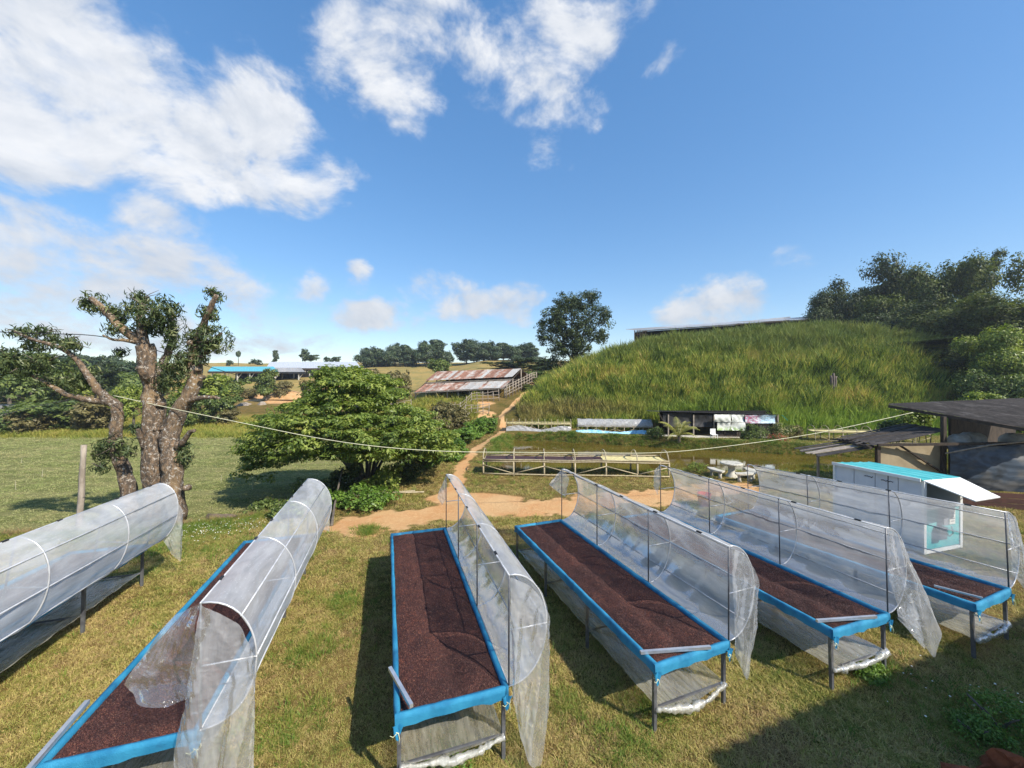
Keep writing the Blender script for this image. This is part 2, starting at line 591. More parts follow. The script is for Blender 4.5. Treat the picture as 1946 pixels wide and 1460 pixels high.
def ground(x, y):
    x = np.asarray(x, float); y = np.asarray(y, float)
    yb = np.interp(x, BANK_X, BANK_Y)
    wl = sstep(-x, 4.9, 6.2)
    field = wl * sstep(y - yb, -.2, 1.7)
    left = np.interp(y, [0, 46, 62, 78, 96, 122, 165, 230, 460], [0, 0, .5, 1.6, 4.2, 7.6, 12.2, 12.6, 2])
    mid = np.interp(y, [0, 37.8, 42, 48, 56, 76, 110, 150, 205, 460], [0, 0, .9, 2.5, 4.4, 6.0, 9.0, 12.6, 12.8, 2])
    t = sstep(x, -24, -8)
    z = left * (1 - t) + mid * t
    z = z - 1.15 * field * (1 - sstep(y, 44, 70))
    # the mound
    tf = np.clip((y - np.interp(x, [0, 6.5, 13, 22, 62], [38.6, 38.4, 37.2, 36.0, 36.6])) / 16.5, 0, 1)
    tl = np.clip((x + 3.2) / 24, 0, 1)
    tr = np.clip((72 - x) / 30, 0, 1)
    tb = np.clip((150 - y) / 50, 0, 1)
    m = lambda q, e: 1 - (1 - q) ** e
    k = np.minimum(np.minimum(m(tf, 1.25), m(tl, 1.45)), np.minimum(m(tr, 1.25), tb))
    z = np.maximum(z * (1 - .0 * k), 0) * np.where(k > 0, 1, 1) + np.minimum(z, 0)
    z = np.maximum(z, np.interp(x, [8, 18, 46, 60], [8.9, 9.1, 11.6, 11.8]) * k + np.minimum(z, 0))
    # lawn rises a little at the left
    z = z + .42 * np.exp(-(((x + 10.0) / 2.6) ** 2 + ((y - 4.5) / 4.0) ** 2))
    z = z + .035 * fn(x, y, .9, 1) * sstep(y, 3, 8) + .12 * fn(x, y, .35, 2) * sstep(y, 40, 60) + .35 * fn(x, y, .09, 3) * sstep(y, 60, 110)
    # pond bed and its banks
    sd = poly_sd(x, y, POND)
    z = np.where(sd < 2.2, np.minimum(z, -1.25 + (1.25 + z) * sstep(sd + .25 * fn(x, y, 1.3, 5), -.7, 1.2)), z)
    z = z + .22 * np.exp(-((sd - 1.3) / .8) ** 2) * sstep(y, 24, 30)
    return z


def gz(x, y):
    return float(ground(np.array([x]), np.array([y]))[0])


def masks(x, y):
    w = np.clip(1.0 + .5 * fn(x, y, 1.6, 11) + .45 * fn(x, y, 5.0, 12), .25, 3)
    d1 = line_d(x, y, ROAD) / (1.0 * w)
    d2 = line_d(x, y, TRACK) / (np.interp(y, [15, 20, 40, 60], [.62, .34, .36, .32]) * w)
    dirt = np.maximum(1 - sstep(d1, .55, 1.25), 1 - sstep(d2, .5, 1.3))
    # worn red soil where track meets road, red cuttings on the far slopes
    for (cx, cy, rx, ry) in [(1.6, 12.4, .7, .2), (-1.6, 16.0, 2.2, 1.1), (-44, 76, 15, 6.5), (-40, 70, 6, 4), (-38, 88, 7, 4), (-7.5, 46.5, 6, 1.6), (-5, 43.0, 4, 1.6)]:
        q = ((x - cx) / rx) ** 2 + ((y - cy) / ry) ** 2 + .45 * fn(x, y, 3.0 / rx, 21)
        dirt = np.maximum(dirt, (1 - sstep(q, .5, 1.15)) * .95)
    yb = np.interp(x, BANK_X, BANK_Y)
    field = sstep(-x, 5.6, 6.6) * sstep(y - yb, .9, 1.8) * (1 - sstep(y, 40, 46))
    gold = sstep(y, 60, 85) * (1 - sstep(x, 4, 16))
    yel = sstep(-x, 6, 12) * sstep(y, 40, 44) * (1 - sstep(y, 52, 60))
    return np.clip(dirt, 0, 1), field, np.clip(gold, 0, 1), yel


def build_ground():
    u = np.linspace(-1, 1, 341)
    xs = 330 * np.sinh(4.6 * u) / math.sinh(4.6)
    ys = np.concatenate([np.linspace(-26, 2.6, 16), np.geomspace(3, 430, 385)])
    X, Y = np.meshgrid(xs, ys, indexing='ij')
    Z = ground(X.ravel(), Y.ravel())
    V = np.stack([X.ravel(), Y.ravel(), Z], 1)
    ny = len(ys)
    i, j = np.meshgrid(np.arange(len(xs) - 1), np.arange(ny - 1), indexing='ij')
    a = (i * ny + j).ravel()
    Q = np.stack([a, a + ny, a + ny + 1, a + 1], 1)
    T = np.stack(masks(X.ravel(), Y.ravel()), 1)
    me = np_mesh('ground', V, Q, T, smooth=True)
    m, N, b = new_mat('ground')
    ge = N.node('ShaderNodeNewGeometry'); p = ge.outputs['Position']
    at_ = N.node('ShaderNodeAttribute', attribute_name='tint')
    sp = N.node('ShaderNodeSeparateColor', {0: at_.outputs['Color']})
    n1 = N.noise(p, .55, 6, .65); n2 = N.noise(p, 6.0, 6, .7); n3 = N.noise(p, 40.0, 4, .7)
    lawn = N.mix(N.rng(n1, .36, .62), (.085, .085, .02), (.20, .14, .05))
    lawn = N.mix(N.rng(n2, .42, .70), lawn, (.20, .135, .045))
    lawn = N.mix(N.rng(n3, .35, .75), N.mix(1.0, lawn, (.62, .62, .6), 'MULTIPLY'), N.mix(1.0, lawn, (1.25, 1.2, 1.1), 'MULTIPLY'))
    # mown field: faint mowing bands
    q = N.vmath('MULTIPLY', p, (.16, .85, 0))
    nb = N.noise(q, 1.0, 5, .6); nc = N.noise(N.vmath('MULTIPLY', p, (.5, 2.2, 1)), 1.6, 5, .7)
    fld = N.mix(N.rng(nb, .36, .66), (.135, .15, .042), (.27, .245, .105))
    fld = N.mix(N.rng(nc, .45, .72), fld, (.155, .165, .055))
    fld = N.mix(N.rng(n2, .35, .75), N.mix(1.0, fld, (.72, .74, .7), 'MULTIPLY'), fld)
    gold = N.mix(N.rng(N.noise(p, .12, 5, .65), .38, .62), (.36, .25, .085), (.25, .205, .07))
    gold = N.mix(N.rng(N.noise(p, .6, 4, .7), .5, .7), gold, (.19, .17, .06))
    yel = N.mix(N.rng(n1, .4, .6), (.25, .25, .045), (.34, .27, .06))
    dirt = N.mix(N.rng(n1, .35, .65), (.57, .36, .175), (.53, .28, .12))
    dirt = N.mix(N.rng(n2, .45, .75), dirt, (.62, .40, .20))
    dirt = N.mix(N.rng(n3, .55, .8), dirt, (.36, .19, .08))
    col = N.mix(sp.outputs[1], lawn, fld)
    col = N.mix(sp.outputs[2], col, gold)
    ya = N.node('ShaderNodeMath', operation='MULTIPLY'); N.l.new(at_.outputs['Alpha'], ya.inputs[0]); ya.inputs[1].default_value = 1.0
    col = N.mix(ya.outputs[0], col, yel)
    col = N.mix(N.rng(N.math('ADD', sp.outputs[0], N.math('MULTIPLY_ADD', n2, .7, -.35)), .25, .75), col, dirt)
    N.l.new(col, b.inputs['Base Color'])
    b.inputs['Roughness'].default_value = .95; b.inputs['Specular IOR Level'].default_value = .1
    hgt = N.math('ADD', N.math('MULTIPLY', n2, .5), N.math('MULTIPLY', n3, .35))
    bp = N.node('ShaderNodeBump', {'Strength': .9, 'Distance': .09, 'Height': hgt})
    N.l.new(bp.outputs[0], b.inputs['Normal'])
    o = link('ground', me, m)
    tag(o, 'sloping lawn, field and hillside ground with a dirt road', None, None, 'structure')


build_ground()


def build_pond():
    mb = MB()
    P = [(x, y, POND_Z) for x, y in [(-1.8, 22.0), (-1.0, 36), (4, 36), (12, 33), (21, 30), (27, 28), (32.5, 25.5), (27, 19.8), (20, 20.6), (14, 21.0), (9, 21.2), (4, 21.5)]]
    mb.add(P + [(10, 27, POND_Z)], [(i, (i + 1) % 12, 12) for i in range(12)])
    m, N, b = new_mat('pond_water')
    ge = N.node('ShaderNodeNewGeometry'); p = ge.outputs['Position']
    n = N.noise(N.vmath('MULTIPLY', p, (.25, .6, 1)), .9, 4, .6)
    N.l.new(N.mix(N.rng(n, .35, .65), (.085, .060, .010), (.125, .088, .017)), b.inputs['Base Color'])
    b.inputs['Roughness'].default_value = .04; b.inputs['Specular IOR Level'].default_value = .5; b.inputs['IOR'].default_value = 1.85
    h = N.noise(N.vmath('MULTIPLY', p, (1, 2.2, 1)), 2.2, 3, .6)
    bp = N.node('ShaderNodeBump', {'Strength': .02, 'Distance': .03, 'Height': h}); N.l.new(bp.outputs[0], b.inputs['Normal'])
    o = link('water', mb.mesh('water'), m)
    tag(o, 'muddy olive pond water', None, None, 'structure')


build_pond()
# ------------------------------------------------------------------ shared materials
M = {}
M['steel'] = pmat('steel', (.42, .43, .45), (.30, .31, .33), 6, .38, .75, .15, 30)
M['steel_dark'] = pmat('steel_dark', (.16, .165, .175), (.10, .10, .11), 6, .5, .4, .15, 30)
M['white_tube'] = pmat('white_tube', (.62, .63, .65), (.48, .49, .5), 8, .35, .35)
M['net'] = pmat('blue_net', (.008, .155, .305), (.030, .255, .43), 3, .7, 0, .6, 90, c3=(.005, .090, .20), contrast=(.3, .7), stretch=(1, 1, 1))
M['net_edge'] = pmat('blue_net_edge', (.03, .26, .46), (.015, .19, .38), 7, .55, 0, .3, 60)
M['clip'] = pmat('clip', (.012, .012, .014), None, 5, .5)
M['string'] = pmat('string', (.62, .62, .42), (.50, .55, .30), 8, .7)
M['alu'] = pmat('aluminium', (.62, .64, .67), (.50, .52, .55), 7, .32, .7, .1, 20)


def film_mat(name, lo, hi, tint=(.86, .87, .9), streak=(1, 1, 1), gloss=.5, rough=.18, bump=.35, dirt=None, scale=3.0, back=.5, crease=0.0, spots=1.0):
    """thin clear plastic: part see-through, part milky, with a sheen"""
    m, N, b = new_mat(name)
    N.n.remove(b)
    tc = N.node('ShaderNodeTexCoord')
    v = N.vmath('MULTIPLY', tc.outputs['Object'], streak)
    n = N.noise(v, scale, 6, .65, .6)
    n2 = N.noise(tc.outputs['Object'], 1.1, 3, .6)
    fac = N.math('ADD', N.rng(n, .36, .70, lo, hi), N.math('MULTIPLY_ADD', n2, .22, -.11), clamp=True)
    sp_ = N.node('ShaderNodeTexVoronoi', {'Vector': tc.outputs['Object'], 'Scale': 34.0})
    sc_ = N.node('ShaderNodeSeparateColor', {0: sp_.outputs['Color']})
    spot = N.math('MULTIPLY', N.rng(sp_.outputs['Distance'], .22, .34, 1, 0), N.rng(sc_.outputs[0], .80, .84))
    scr = N.noise(N.vmath('MULTIPLY', tc.outputs['Object'], (9, 1.2, 9)), 3.0, 4, .7)
    fac = N.math('ADD', fac, N.math('ADD', N.math('MULTIPLY', spot, .22 * spots), N.rng(scr, .60, .72, 0, .16 * spots)), clamp=True)
    h = N.math('ADD', n, N.math('MULTIPLY', N.noise(tc.outputs['Object'], 9, 3, .6, 1.0), .35))
    if crease:
        vv = N.vmath('ADD', tc.outputs['Object'], N.vmath('SCALE', N.noise(tc.outputs['Object'], 2.5, 3, .5, out=1), None))
        vv.node.inputs[1].links[0].from_node.inputs['Scale'].default_value = .35
        vo = N.node('ShaderNodeTexVoronoi', {'Vector': N.vmath('MULTIPLY', vv, (1, 1, .55)), 'Scale': 5.5}, feature='F1')
        vo2 = N.node('ShaderNodeTexVoronoi', {'Vector': vv, 'Scale': 12.0}, feature='F1')
        h = N.math('ADD', N.math('MULTIPLY', h, .5), N.math('MULTIPLY', N.math('ADD', vo.outputs['Distance'], N.math('MULTIPLY', vo2.outputs['Distance'], .4)), crease))
    bp = N.node('ShaderNodeBump', {'Strength': bump, 'Distance': .03, 'Height': h})
    col = tint
    if dirt:
        nd = N.noise(N.vmath('MULTIPLY', tc.outputs['Object'], (3, .8, 3)), 2.2, 5, .7)
        col = N.mix(N.rng(nd, .45, .7), tint, dirt)
    df = N.node('ShaderNodeBsdfDiffuse'); N.put(df.inputs[0], c4(col))
    tl = N.node('ShaderNodeBsdfTranslucent'); N.put(tl.inputs[0], c4(col))
    N.l.new(bp.outputs[0], df.inputs['Normal'])
    milk = N.node('ShaderNodeMixShader', {0: back, 1: df.outputs[0], 2: tl.outputs[0]})
    clear = N.node('ShaderNodeBsdfTransparent', {0: (.95, .955, .965, 1)})
    body = N.node('ShaderNodeMixShader', {0: fac, 1: clear.outputs[0], 2: milk.outputs[0]})
    gl = N.node('ShaderNodeBsdfGlossy', {'Roughness': rough, 'Color': (.95, .96, 1, 1)})
    N.l.new(bp.outputs[0], gl.inputs['Normal'])
    lw = N.node('ShaderNodeLayerWeight', {'Blend': .3})
    gf = N.math('MINIMUM', N.math('MULTIPLY_ADD', lw.outputs['Fresnel'], gloss, .03), .42)
    out = N.node('ShaderNodeMixShader', {0: gf, 1: body.outputs[0], 2: gl.outputs[0]})
    N.l.new(out.outputs[0], N.n['Material Output'].inputs[0])
    return m


M['film'] = film_mat('lid_film', .36, .54, (.90, .90, .90), streak=(1, .3, 1.6), gloss=.34, rough=.20, bump=.2, spots=.4)
M['film_milky'] = film_mat('milky_lid_film', .58, .80, (.88, .89, .90), (1, .3, 1.6), .36, .24, .2, spots=.6)
M['film_half'] = film_mat('half_milky_lid_film', .46, .66, (.90, .91, .93), (1, .3, 1.6), .36, .22, .2, spots=.6)
M['film_flap'] = film_mat('flap_film', .26, .50, (.95, .96, .98), streak=(1.4, 1.4, .5), gloss=.8, rough=.10, bump=.8, scale=1.1, crease=.9, back=.5, spots=.12)
M['film_clear'] = film_mat('clear_flap_film', .10, .28, (.95, .96, .98), streak=(1.4, 1.4, .5), gloss=.9, rough=.06, bump=.7, scale=1.3, crease=1.0, back=.5, spots=.1)
M['film_side'] = film_mat('side_film', .10, .26, (.50, .48, .38), streak=(1, .4, 1), gloss=.25, rough=.2, bump=.4, back=.5, spots=.6)
M['film_shelf'] = film_mat('shelf_film', .36, .66, tint=(.70, .665, .55), streak=(3, .5, 1), gloss=.22, rough=.22, bump=.6, dirt=(.42, .37, .27), back=.35)
M['film_roll'] = film_mat('roll_film', .38, .75, tint=(.78, .77, .70), streak=(4, 1, 1), gloss=.7, rough=.1, bump=.9, back=.3, crease=1.0)


def cherry_mat():
    m, N, b = new_mat('coffee_cherries')
    tc = N.node('ShaderNodeTexCoord')
    oi = N.node('ShaderNodeObjectInfo')
    vo = N.node('ShaderNodeTexVoronoi', {'Scale': 95.0}); N.l.new(tc.outputs['Object'], vo.inputs['Vector'])
    sep = N.node('ShaderNodeSeparateColor', {0: vo.outputs['Color']})
    f = N.math('MULTIPLY_ADD', oi.outputs['Random'], 1.0, N.math('MULTIPLY', sep.outputs[0], .0))
    col = N.ramp(f, [(0, (.026, .0095, .008)), (.4, (.058, .020, .016)), (.75, (.088, .032, .024)), (.93, (.13, .052, .036)), (1, (.20, .10, .065))])
    ge = N.node('ShaderNodeNewGeometry')
    big = N.noise(ge.outputs['Position'], 1.6, 4, .6); mid_ = N.noise(ge.outputs['Position'], 7, 3, .6)
    col = N.mix(N.rng(big, .42, .62), col, N.mix(1.0, col, (.62, .66, .72), 'MULTIPLY'))
    col = N.mix(N.rng(mid_, .52, .72), col, N.mix(1.0, col, (1.5, 1.35, 1.2), 'MULTIPLY'))
    N.l.new(col, b.inputs['Base Color']); b.inputs['Roughness'].default_value = .5
    b.inputs['Specular IOR Level'].default_value = .3
    return m


def cherry_bed_mat():
    m, N, b = new_mat('coffee_bed')
    tc = N.node('ShaderNodeTexCoord')
    vo = N.node('ShaderNodeTexVoronoi', {'Scale': 75.0}); N.l.new(tc.outputs['Object'], vo.inputs['Vector'])
    sep = N.node('ShaderNodeSeparateColor', {0: vo.outputs['Color']})
    col = N.ramp(sep.outputs[0], [(0, (.022, .009, .009)), (.5, (.055, .02, .02)), (1, (.085, .033, .03))])
    N.l.new(col, b.inputs['Base Color']); b.inputs['Roughness'].default_value = .6
    bp = N.node('ShaderNodeBump', {'Strength': 1.0, 'Distance': .012, 'Height': N.math('SUBTRACT', 1.0, vo.outputs['Distance'])})
    N.l.new(bp.outputs[0], b.inputs['Normal'])
    return m


M['cherry'] = cherry_mat()
M['bed'] = cherry_bed_mat()

# ------------------------------------------------------------------ the raised drying tables
TZ, TW = .975, 1.36          # height and width of a tray


def ico(name, s):
    ph = (1 + 5 ** .5) / 2
    V = [(-1, ph, 0), (1, ph, 0), (-1, -ph, 0), (1, -ph, 0), (0, -1, ph), (0, 1, ph), (0, -1, -ph), (0, 1, -ph), (ph, 0, -1), (ph, 0, 1), (-ph, 0, -1), (-ph, 0, 1)]
    Fc = [(0, 11, 5), (0, 5, 1), (0, 1, 7), (0, 7, 10), (0, 10, 11), (1, 5, 9), (5, 11, 4), (11, 10, 2), (10, 7, 6), (7, 1, 8), (3, 9, 4), (3, 4, 2), (3, 2, 6), (3, 6, 8), (3, 8, 9), (4, 9, 5), (2, 4, 11), (6, 2, 10), (8, 6, 7), (9, 8, 1)]
    q = 1 / 1.902
    me = bpy.data.meshes.new(name)
    me.from_pydata([(x * q * s[0], y * q * s[1], z * q * s[2]) for x, y, z in V], [], Fc)
    me.polygons.foreach_set('use_smooth', np.ones(20, dtype=bool))
    return me


CHERRY = [ico('cherry', (.0075, .0062, .0056)), ico('cherry', (.0066, .0058, .0052))]


def film_grid(fn_, nu, nv, amp, seed, f=(3.0, 3.0)):
    """sheet of film with shallow wrinkles; fn_(u,v) gives the smooth surface, pushed along its normal"""
    r = np.random.default_rng(seed)
    ph = r.uniform(0, 6.283, 12)
    P = [[Vector(fn_(i / (nu - 1), j / (nv - 1))) for j in range(nv)] for i in range(nu)]
    Q = []
    for i in range(nu):
        row = []
        for j in range(nv):
            a = P[min(i + 1, nu - 1)][j] - P[max(i - 1, 0)][j]
            b = P[i][min(j + 1, nv - 1)] - P[i][max(j - 1, 0)]
            n = a.cross(b)
            n = n.normalized() if n.length > 1e-9 else Vector((0, 0, 1))
            u, v = i / (nu - 1) * f[0], j / (nv - 1) * f[1]
            w = math.sin(6.283 * u + ph[0] + 2 * math.sin(3 * v + ph[1])) * .5 + math.sin(6.283 * (1.7 * u + .8 * v) + ph[2] + 1.5 * math.sin(5 * u + ph[3])) * .35 \
                + math.sin(6.283 * (2.9 * v - 1.1 * u) + ph[4] + math.sin(7 * u + ph[5])) * .25 + math.sin(6.283 * (4.3 * u + 2.7 * v) + ph[6]) * .15
            row.append(P[i][j] + n * (amp * w))
        Q.append(row)
    return Q


def lerp_poly(pts, t):
    """point at t along a poly line given as (x,y,z) tuples, evenly by index, smoothed"""
    n = len(pts) - 1
    q = min(max(t, 0), 1) * n
    i = min(int(q), n - 1); f = q - i
    p0 = Vector(pts[max(i - 1, 0)]); p1 = Vector(pts[i]); p2 = Vector(pts[i + 1]); p3 = Vector(pts[min(i + 2, n)])
    return .5 * ((2 * p1) + (-p0 + p2) * f + (2 * p0 - 5 * p1 + 4 * p2 - p3) * f * f + (-p0 + 3 * p1 - 3 * p2 + p3) * f ** 3)


def drying_table(nr, fr, label, heap_label, lean=0.0, chord=1.46, bulge=.55, flaps=(), bays=3, z0=0.0, z1=0.0, seed=1, shelf=True, roll=True, W=TW, cherries=26000, legz=0.0, film=None, sag=.06, arc_k=.975, tube=None):
    """nr, fr: near and far right corner of the tray (x, y); z0, z1: extra height of near and far end"""
    r = random.Random(seed)
    ax = Vector((fr[0] - nr[0], fr[1] - nr[1], 0)); L = ax.length; ax.normalize()
    rz = math.atan2(-ax.x, ax.y)
    tilt = math.atan2(z1 - z0, L)
    # local frame: origin at the near right corner on the ground, x to the right, y along the table
    root = thing('drying_table', label, 'drying table', (nr[0], nr[1], z0), rz, 'raised coffee drying tables with plastic lids', tilt)
    # --- tray rails, each wrapped in blue net
    def rail(p, q, n):
        mb = MB(); p = Vector(p); q = Vector(q); t = (q - p).normalized(); s = t.cross(Vector((0, 0, 1)))
        rows = []
        prof = [(-.030, -.115), (-.034, -.02), (-.024, .026), (.024, .030), (.033, -.03), (.030, -.12)]
        for i in range(n + 1):
            c = p.lerp(q, i / n)
            w = r.uniform(.85, 1.25); hang = r.uniform(.86, 1.16)
            rows.append([c + s * (a * w + r.uniform(-.004, .004)) + Vector((0, 0, b * (hang if b < -.05 else 1) + r.uniform(-.004, .004))) for a, b in prof])
        mb.grid(rows)
        mb.add([v for v in rows[0]], [tuple(range(5, -1, -1))]); mb.add([v for v in rows[-1]], [tuple(range(6))])
        return mb
    part('net_wrapped_rail', rail((0, 0, TZ), (0, L, TZ), 30), M['net'], root, True, False)
    part('net_wrapped_rail', rail((-W, 0, TZ), (-W, L, TZ), 30), M['net'], root, True, False)
    part('net_wrapped_rail', rail((-W - .03, -.0, TZ - .004), (.03, -.0, TZ - .004), 12), M['net'], root, True, False)
    part('net_wrapped_rail', rail((-W - .03, L, TZ - .004), (.03, L, TZ - .004), 12), M['net'], root, True, False)
    # net gathered and hanging at the near corners
    for x in (-W, 0):
        mb = MB()
        P = []
        for i in range(7):
            a = i / 6
            row = []
            for j in range(6):
                t = j / 5
                w = (1 - .75 * t) * .07
                px = x + (a - .5) * w * 2 + r.uniform(-.008, .008)
                row.append((px, -.045 - .02 * math.sin(a * 9) * (1 - t) + r.uniform(-.006, .006), TZ - .07 - .20 * t * (1 - .3 * abs(a - .5))))
            P.append(row)
        mb.grid(P)
        part('net_corner', mb, M['net_edge'], root, True, False)
    # tray floor of net
    mb = MB(); mb.grid([[(-W + .035 + (W - .07) * i / 6, .035 + (L - .07) * j / 24, TZ - .035 - .02 * math.sin(math.pi * i / 6)) for j in range(25)] for i in range(7)])
    part('tray_net', mb, M['net'], root, True, False)
    # --- legs and cross bars
    n_leg = 4 if L > 5 else 3
    for k in range(n_leg):
        y = .05 + (L - .1) * k / (n_leg - 1)
        for x in (-W + .02, -.02):
            gx = nr[0] + math.cos(rz) * x - math.sin(rz) * y; gy = nr[1] + math.sin(rz) * x + math.cos(rz) * y
            foot = gz(gx, gy) - z0 - (z1 - z0) * y / L - .05
            mb = MB(); mb.beam((x, y, foot), (x, y, TZ - .12), .048, .048, (0, 1, 0))
            part('leg', mb, M['steel_dark'], root, False, False)
        if shelf:
            mb = MB(); mb.beam((-W + .02, y, .33), (-.02, y, .33), .025)
            part('shelf_bar', mb, M['steel_dark'], root, False, False)
    # --- lower sheet of film hung between the legs
    if shelf:
        def sf(u, v):
            return (-W + .03 + (W - .06) * v, .02 + (L - .04) * u, .36 - sag * math.sin(math.pi * v) - .05 * abs(math.sin(3 * math.pi * u)) * math.sin(math.pi * v))
        mb = MB(); mb.grid(film_grid(sf, 70, 16, .014, seed + 40, (9, 4)))
        part('lower_film', mb, M['film_shelf'], root, True, False)
        def side(u, v):
            return (-W + .035 - .05 * math.sin(math.pi * v), .02 + (L - .04) * u, TZ - .10 + (.365 - TZ + .10) * v)
        mb = MB(); mb.grid(film_grid(side, 60, 10, .015, seed + 60, (6, 1.5)))
        part('side_film', mb, M['film_side'], root, True, False)
        if roll:
            pts = []; rad = []
            for i in range(31):
                t = i / 30
                pts.append((-W + .02 + (W - .04) * t, .0 + .02 * math.sin(7 * t), .335 - (sag + .02) * math.sin(math.pi * t) + .008 * math.sin(23 * t)))
                rad.append(.044 + .013 * math.sin(9 * t + seed) + r.uniform(-.010, .010))
            mb = MB(); mb.tube(pts, rad, 8, True, .38, r)
            part('film_roll', mb, M['film_roll'], root, True, False)
    # --- the lid, hinged along the right rail and thrown open: a D of tubes under film
    cl, sl = math.cos(lean), math.sin(lean)
    def prof(t, k=1.0):
        a = math.pi * t
        s = (1 - math.cos(a)) / 2 * chord; b = bulge * math.sin(a) ** .92 * k
        return (b * cl + s * sl, s * cl - b * sl)
    def lid(u, v):
        s_ = abs(math.sin(math.pi * u * bays)) ** .7 * math.sin(math.pi * v) ** .6
        q_ = max(0.0, math.sin(math.pi * 4 * v)) * .5 + .5
        x, z = prof(v, 1 - .085 * s_ * q_ * (1 + .3 * math.sin(5 * u + seed))); return (x + .045, .0 + L * u, TZ + z + .005 - .012 * s_ * v)
    for k in range(bays + 1):
        y = L * k / bays
        y = min(max(y, .012), L - .012)
        end = k in (0, bays)
        mb = MB(); x1, z1_ = prof(1)
        mb.tube([(.045, y, TZ), (.045 + x1, y, TZ + z1_)], .0125, 6)
        part('lid_post', mb, M['steel_dark'], root, True, False)
        mb = MB(); mb.tube([(.045 + prof(t / 22, arc_k)[0], y, TZ + prof(t / 22, arc_k)[1]) for t in range(23)], .0115, 6)
        part('lid_arc', mb, M['white_tube'], root, True, False)
        xa, za = prof(0); xm, zm = prof(.5)
        mb = MB(); mb.tube([(.045 + x1 * .5, y, TZ + z1_ * .5), (.045 + xm, y, TZ + zm)], .010, 6)
        part('lid_strut', mb, M['white_tube'], root, True, False)
    for t in (0.0, .25, .5, .75, 1.0):
        x, z = prof(t, arc_k - .005)
        mb = MB(); mb.tube([(.045 + x, 0, TZ + z), (.045 + x, L, TZ + z)], .0115, 6)
        part('purlin', mb, tube or (M['steel'] if t < 1 else M['white_tube']), root, True, False)  # pale tubes on lit lids, darker against the light: tone painted in
    mb = MB(); mb.grid(film_grid(lid, 90, 30, .011, seed, (7, 3)))
    part('lid_film', mb, film or M['film'], root, True, False)
    # clips along the ridge
    x1, z1_ = prof(1)
    for k in range(5):
        y = L * (k + .5) / 5 + r.uniform(-.2, .2)
        mb = MB(); mb.beam((.045 + x1, y - .05, TZ + z1_ + .012), (.045 + x1, y + .05, TZ + z1_ + .012), .03, .02)
        part('clip', mb, M['clip'], root, False, False)
    # loose ends of film
    for fi, (top, bot, amp, nf, *clear) in enumerate(flaps):
        def ff(u, v, top=top, bot=bot, amp=amp, nf=nf):
            p = lerp_poly(top, u); q_ = u * (len(bot) - 1); k_ = min(int(q_), len(bot) - 2); q = Vector(bot[k_]).lerp(Vector(bot[k_ + 1]), q_ - k_).lerp(lerp_poly(bot, u), .35)
            c = p.lerp(q, v)
            w = amp * (.25 + .75 * v) * (math.sin(6.283 * nf * u + 1.7 * v + seed) + .5 * math.sin(6.283 * nf * 2.3 * u + 3 * v))
            return (c.x + w * .35, c.y + w, c.z - .0)
        mb = MB(); mb.grid(film_grid(ff, 46, 34, .014, seed + 7 + fi, (2.2, 3.1)))
        part('end_film', mb, M['film_clear'] if clear else M['film_flap'], root, True, False)
    # string ties at the near corners
    for x in (-W, 0.02):
        mb = MB(); z = TZ - .17
        mb.tube([(x + .036 * math.cos(a), -.0 - .012 + .036 * math.sin(a), z + .012 * math.sin(2 * a)) for a in [i * .7 for i in range(10)]], .006, 4)
        mb.tube([(x - .01, -.05, z), (x - .05, -.065, z - .02), (x - .085, -.07, z + .01)], .004, 4)
        mb.tube([(x + .01, -.05, z), (x + .025, -.06, z - .07), (x + .015, -.06, z - .13)], .004, 4)
        part('tie', mb, M['string'], root, True, False)
    # --- the heap of coffee cherries on the tray: raked into ridges
    heap = thing('coffee_cherries', heap_label, 'coffee', (nr[0], nr[1], z0), rz, 'coffee cherries spread on the trays', tilt)
    ph = r.uniform(0, 6)
    def hz(x, y):
        q = x / W + 1
        ridge = .042 * np.exp(-((q - .30 - .03 * np.sin(y * 2.1 + ph)) / .13) ** 2) - .036 * np.exp(-((q - .52 - .035 * np.sin(y * 1.7 + ph)) / .08) ** 2) + .028 * np.exp(-((q - .78) / .14) ** 2)
        edge = np.minimum(np.minimum(q, 1 - q) * W, np.minimum(y, L - y))
        wav = .009 * np.sin(y * 11 + 2 * np.sin(q * 9) + ph) + .009 * fn(x, y, 7, seed) + .005 * fn(x, y, 22, seed + 3)
        return TZ - .03 + .028 * sstep(edge, .03, .16) + ridge * sstep(edge, .03, .3) + wav * sstep(edge, .05, .2)
    xs = np.linspace(-W + .034, -.034, 46); ys = np.linspace(.034, L - .034, 190)
    X, Y = np.meshgrid(xs, ys, indexing='ij')
    Z = hz(X, Y)
    i, j = np.meshgrid(np.arange(45), np.arange(189), indexing='ij'); a = (i * 190 + j).ravel()
    me = np_mesh('bed', np.stack([X.ravel(), Y.ravel(), Z.ravel()], 1), np.stack([a, a + 190, a + 191, a + 1], 1), None, True)
    bed = link('bed', me, M['bed'], heap); bed['kind'] = 'stuff'
    g = np.random.default_rng(seed + 90)
    n = cherries
    yy = .04 + (L - .08) * g.uniform(size=n) ** 1.25; xx = -W + .04 + (W - .08) * g.uniform(size=n)
    P = np.stack([xx, yy, hz(xx, yy) + .003], 1)
    scatter('cherry_layer', P, CHERRY, M['cherry'], g.uniform(.85, 1.35, n), g.uniform(0, 6.28, (n, 3)), parent=heap, seed=seed)
    return root, L, prof


def flap_end(y, chord=1.46, bulge=.55, drop=1.1, lean=0.0, tip=.35):
    """film closing the D at one end and hanging below it (local frame of a table)"""
    cl, sl = math.cos(lean), math.sin(lean)
    def pr(t):
        a = math.pi * t; s = (1 - math.cos(a)) / 2 * chord; b = bulge * math.sin(a) ** .92
        return (.045 + b * cl + s * sl, y, TZ + s * cl - b * sl)
    return pr
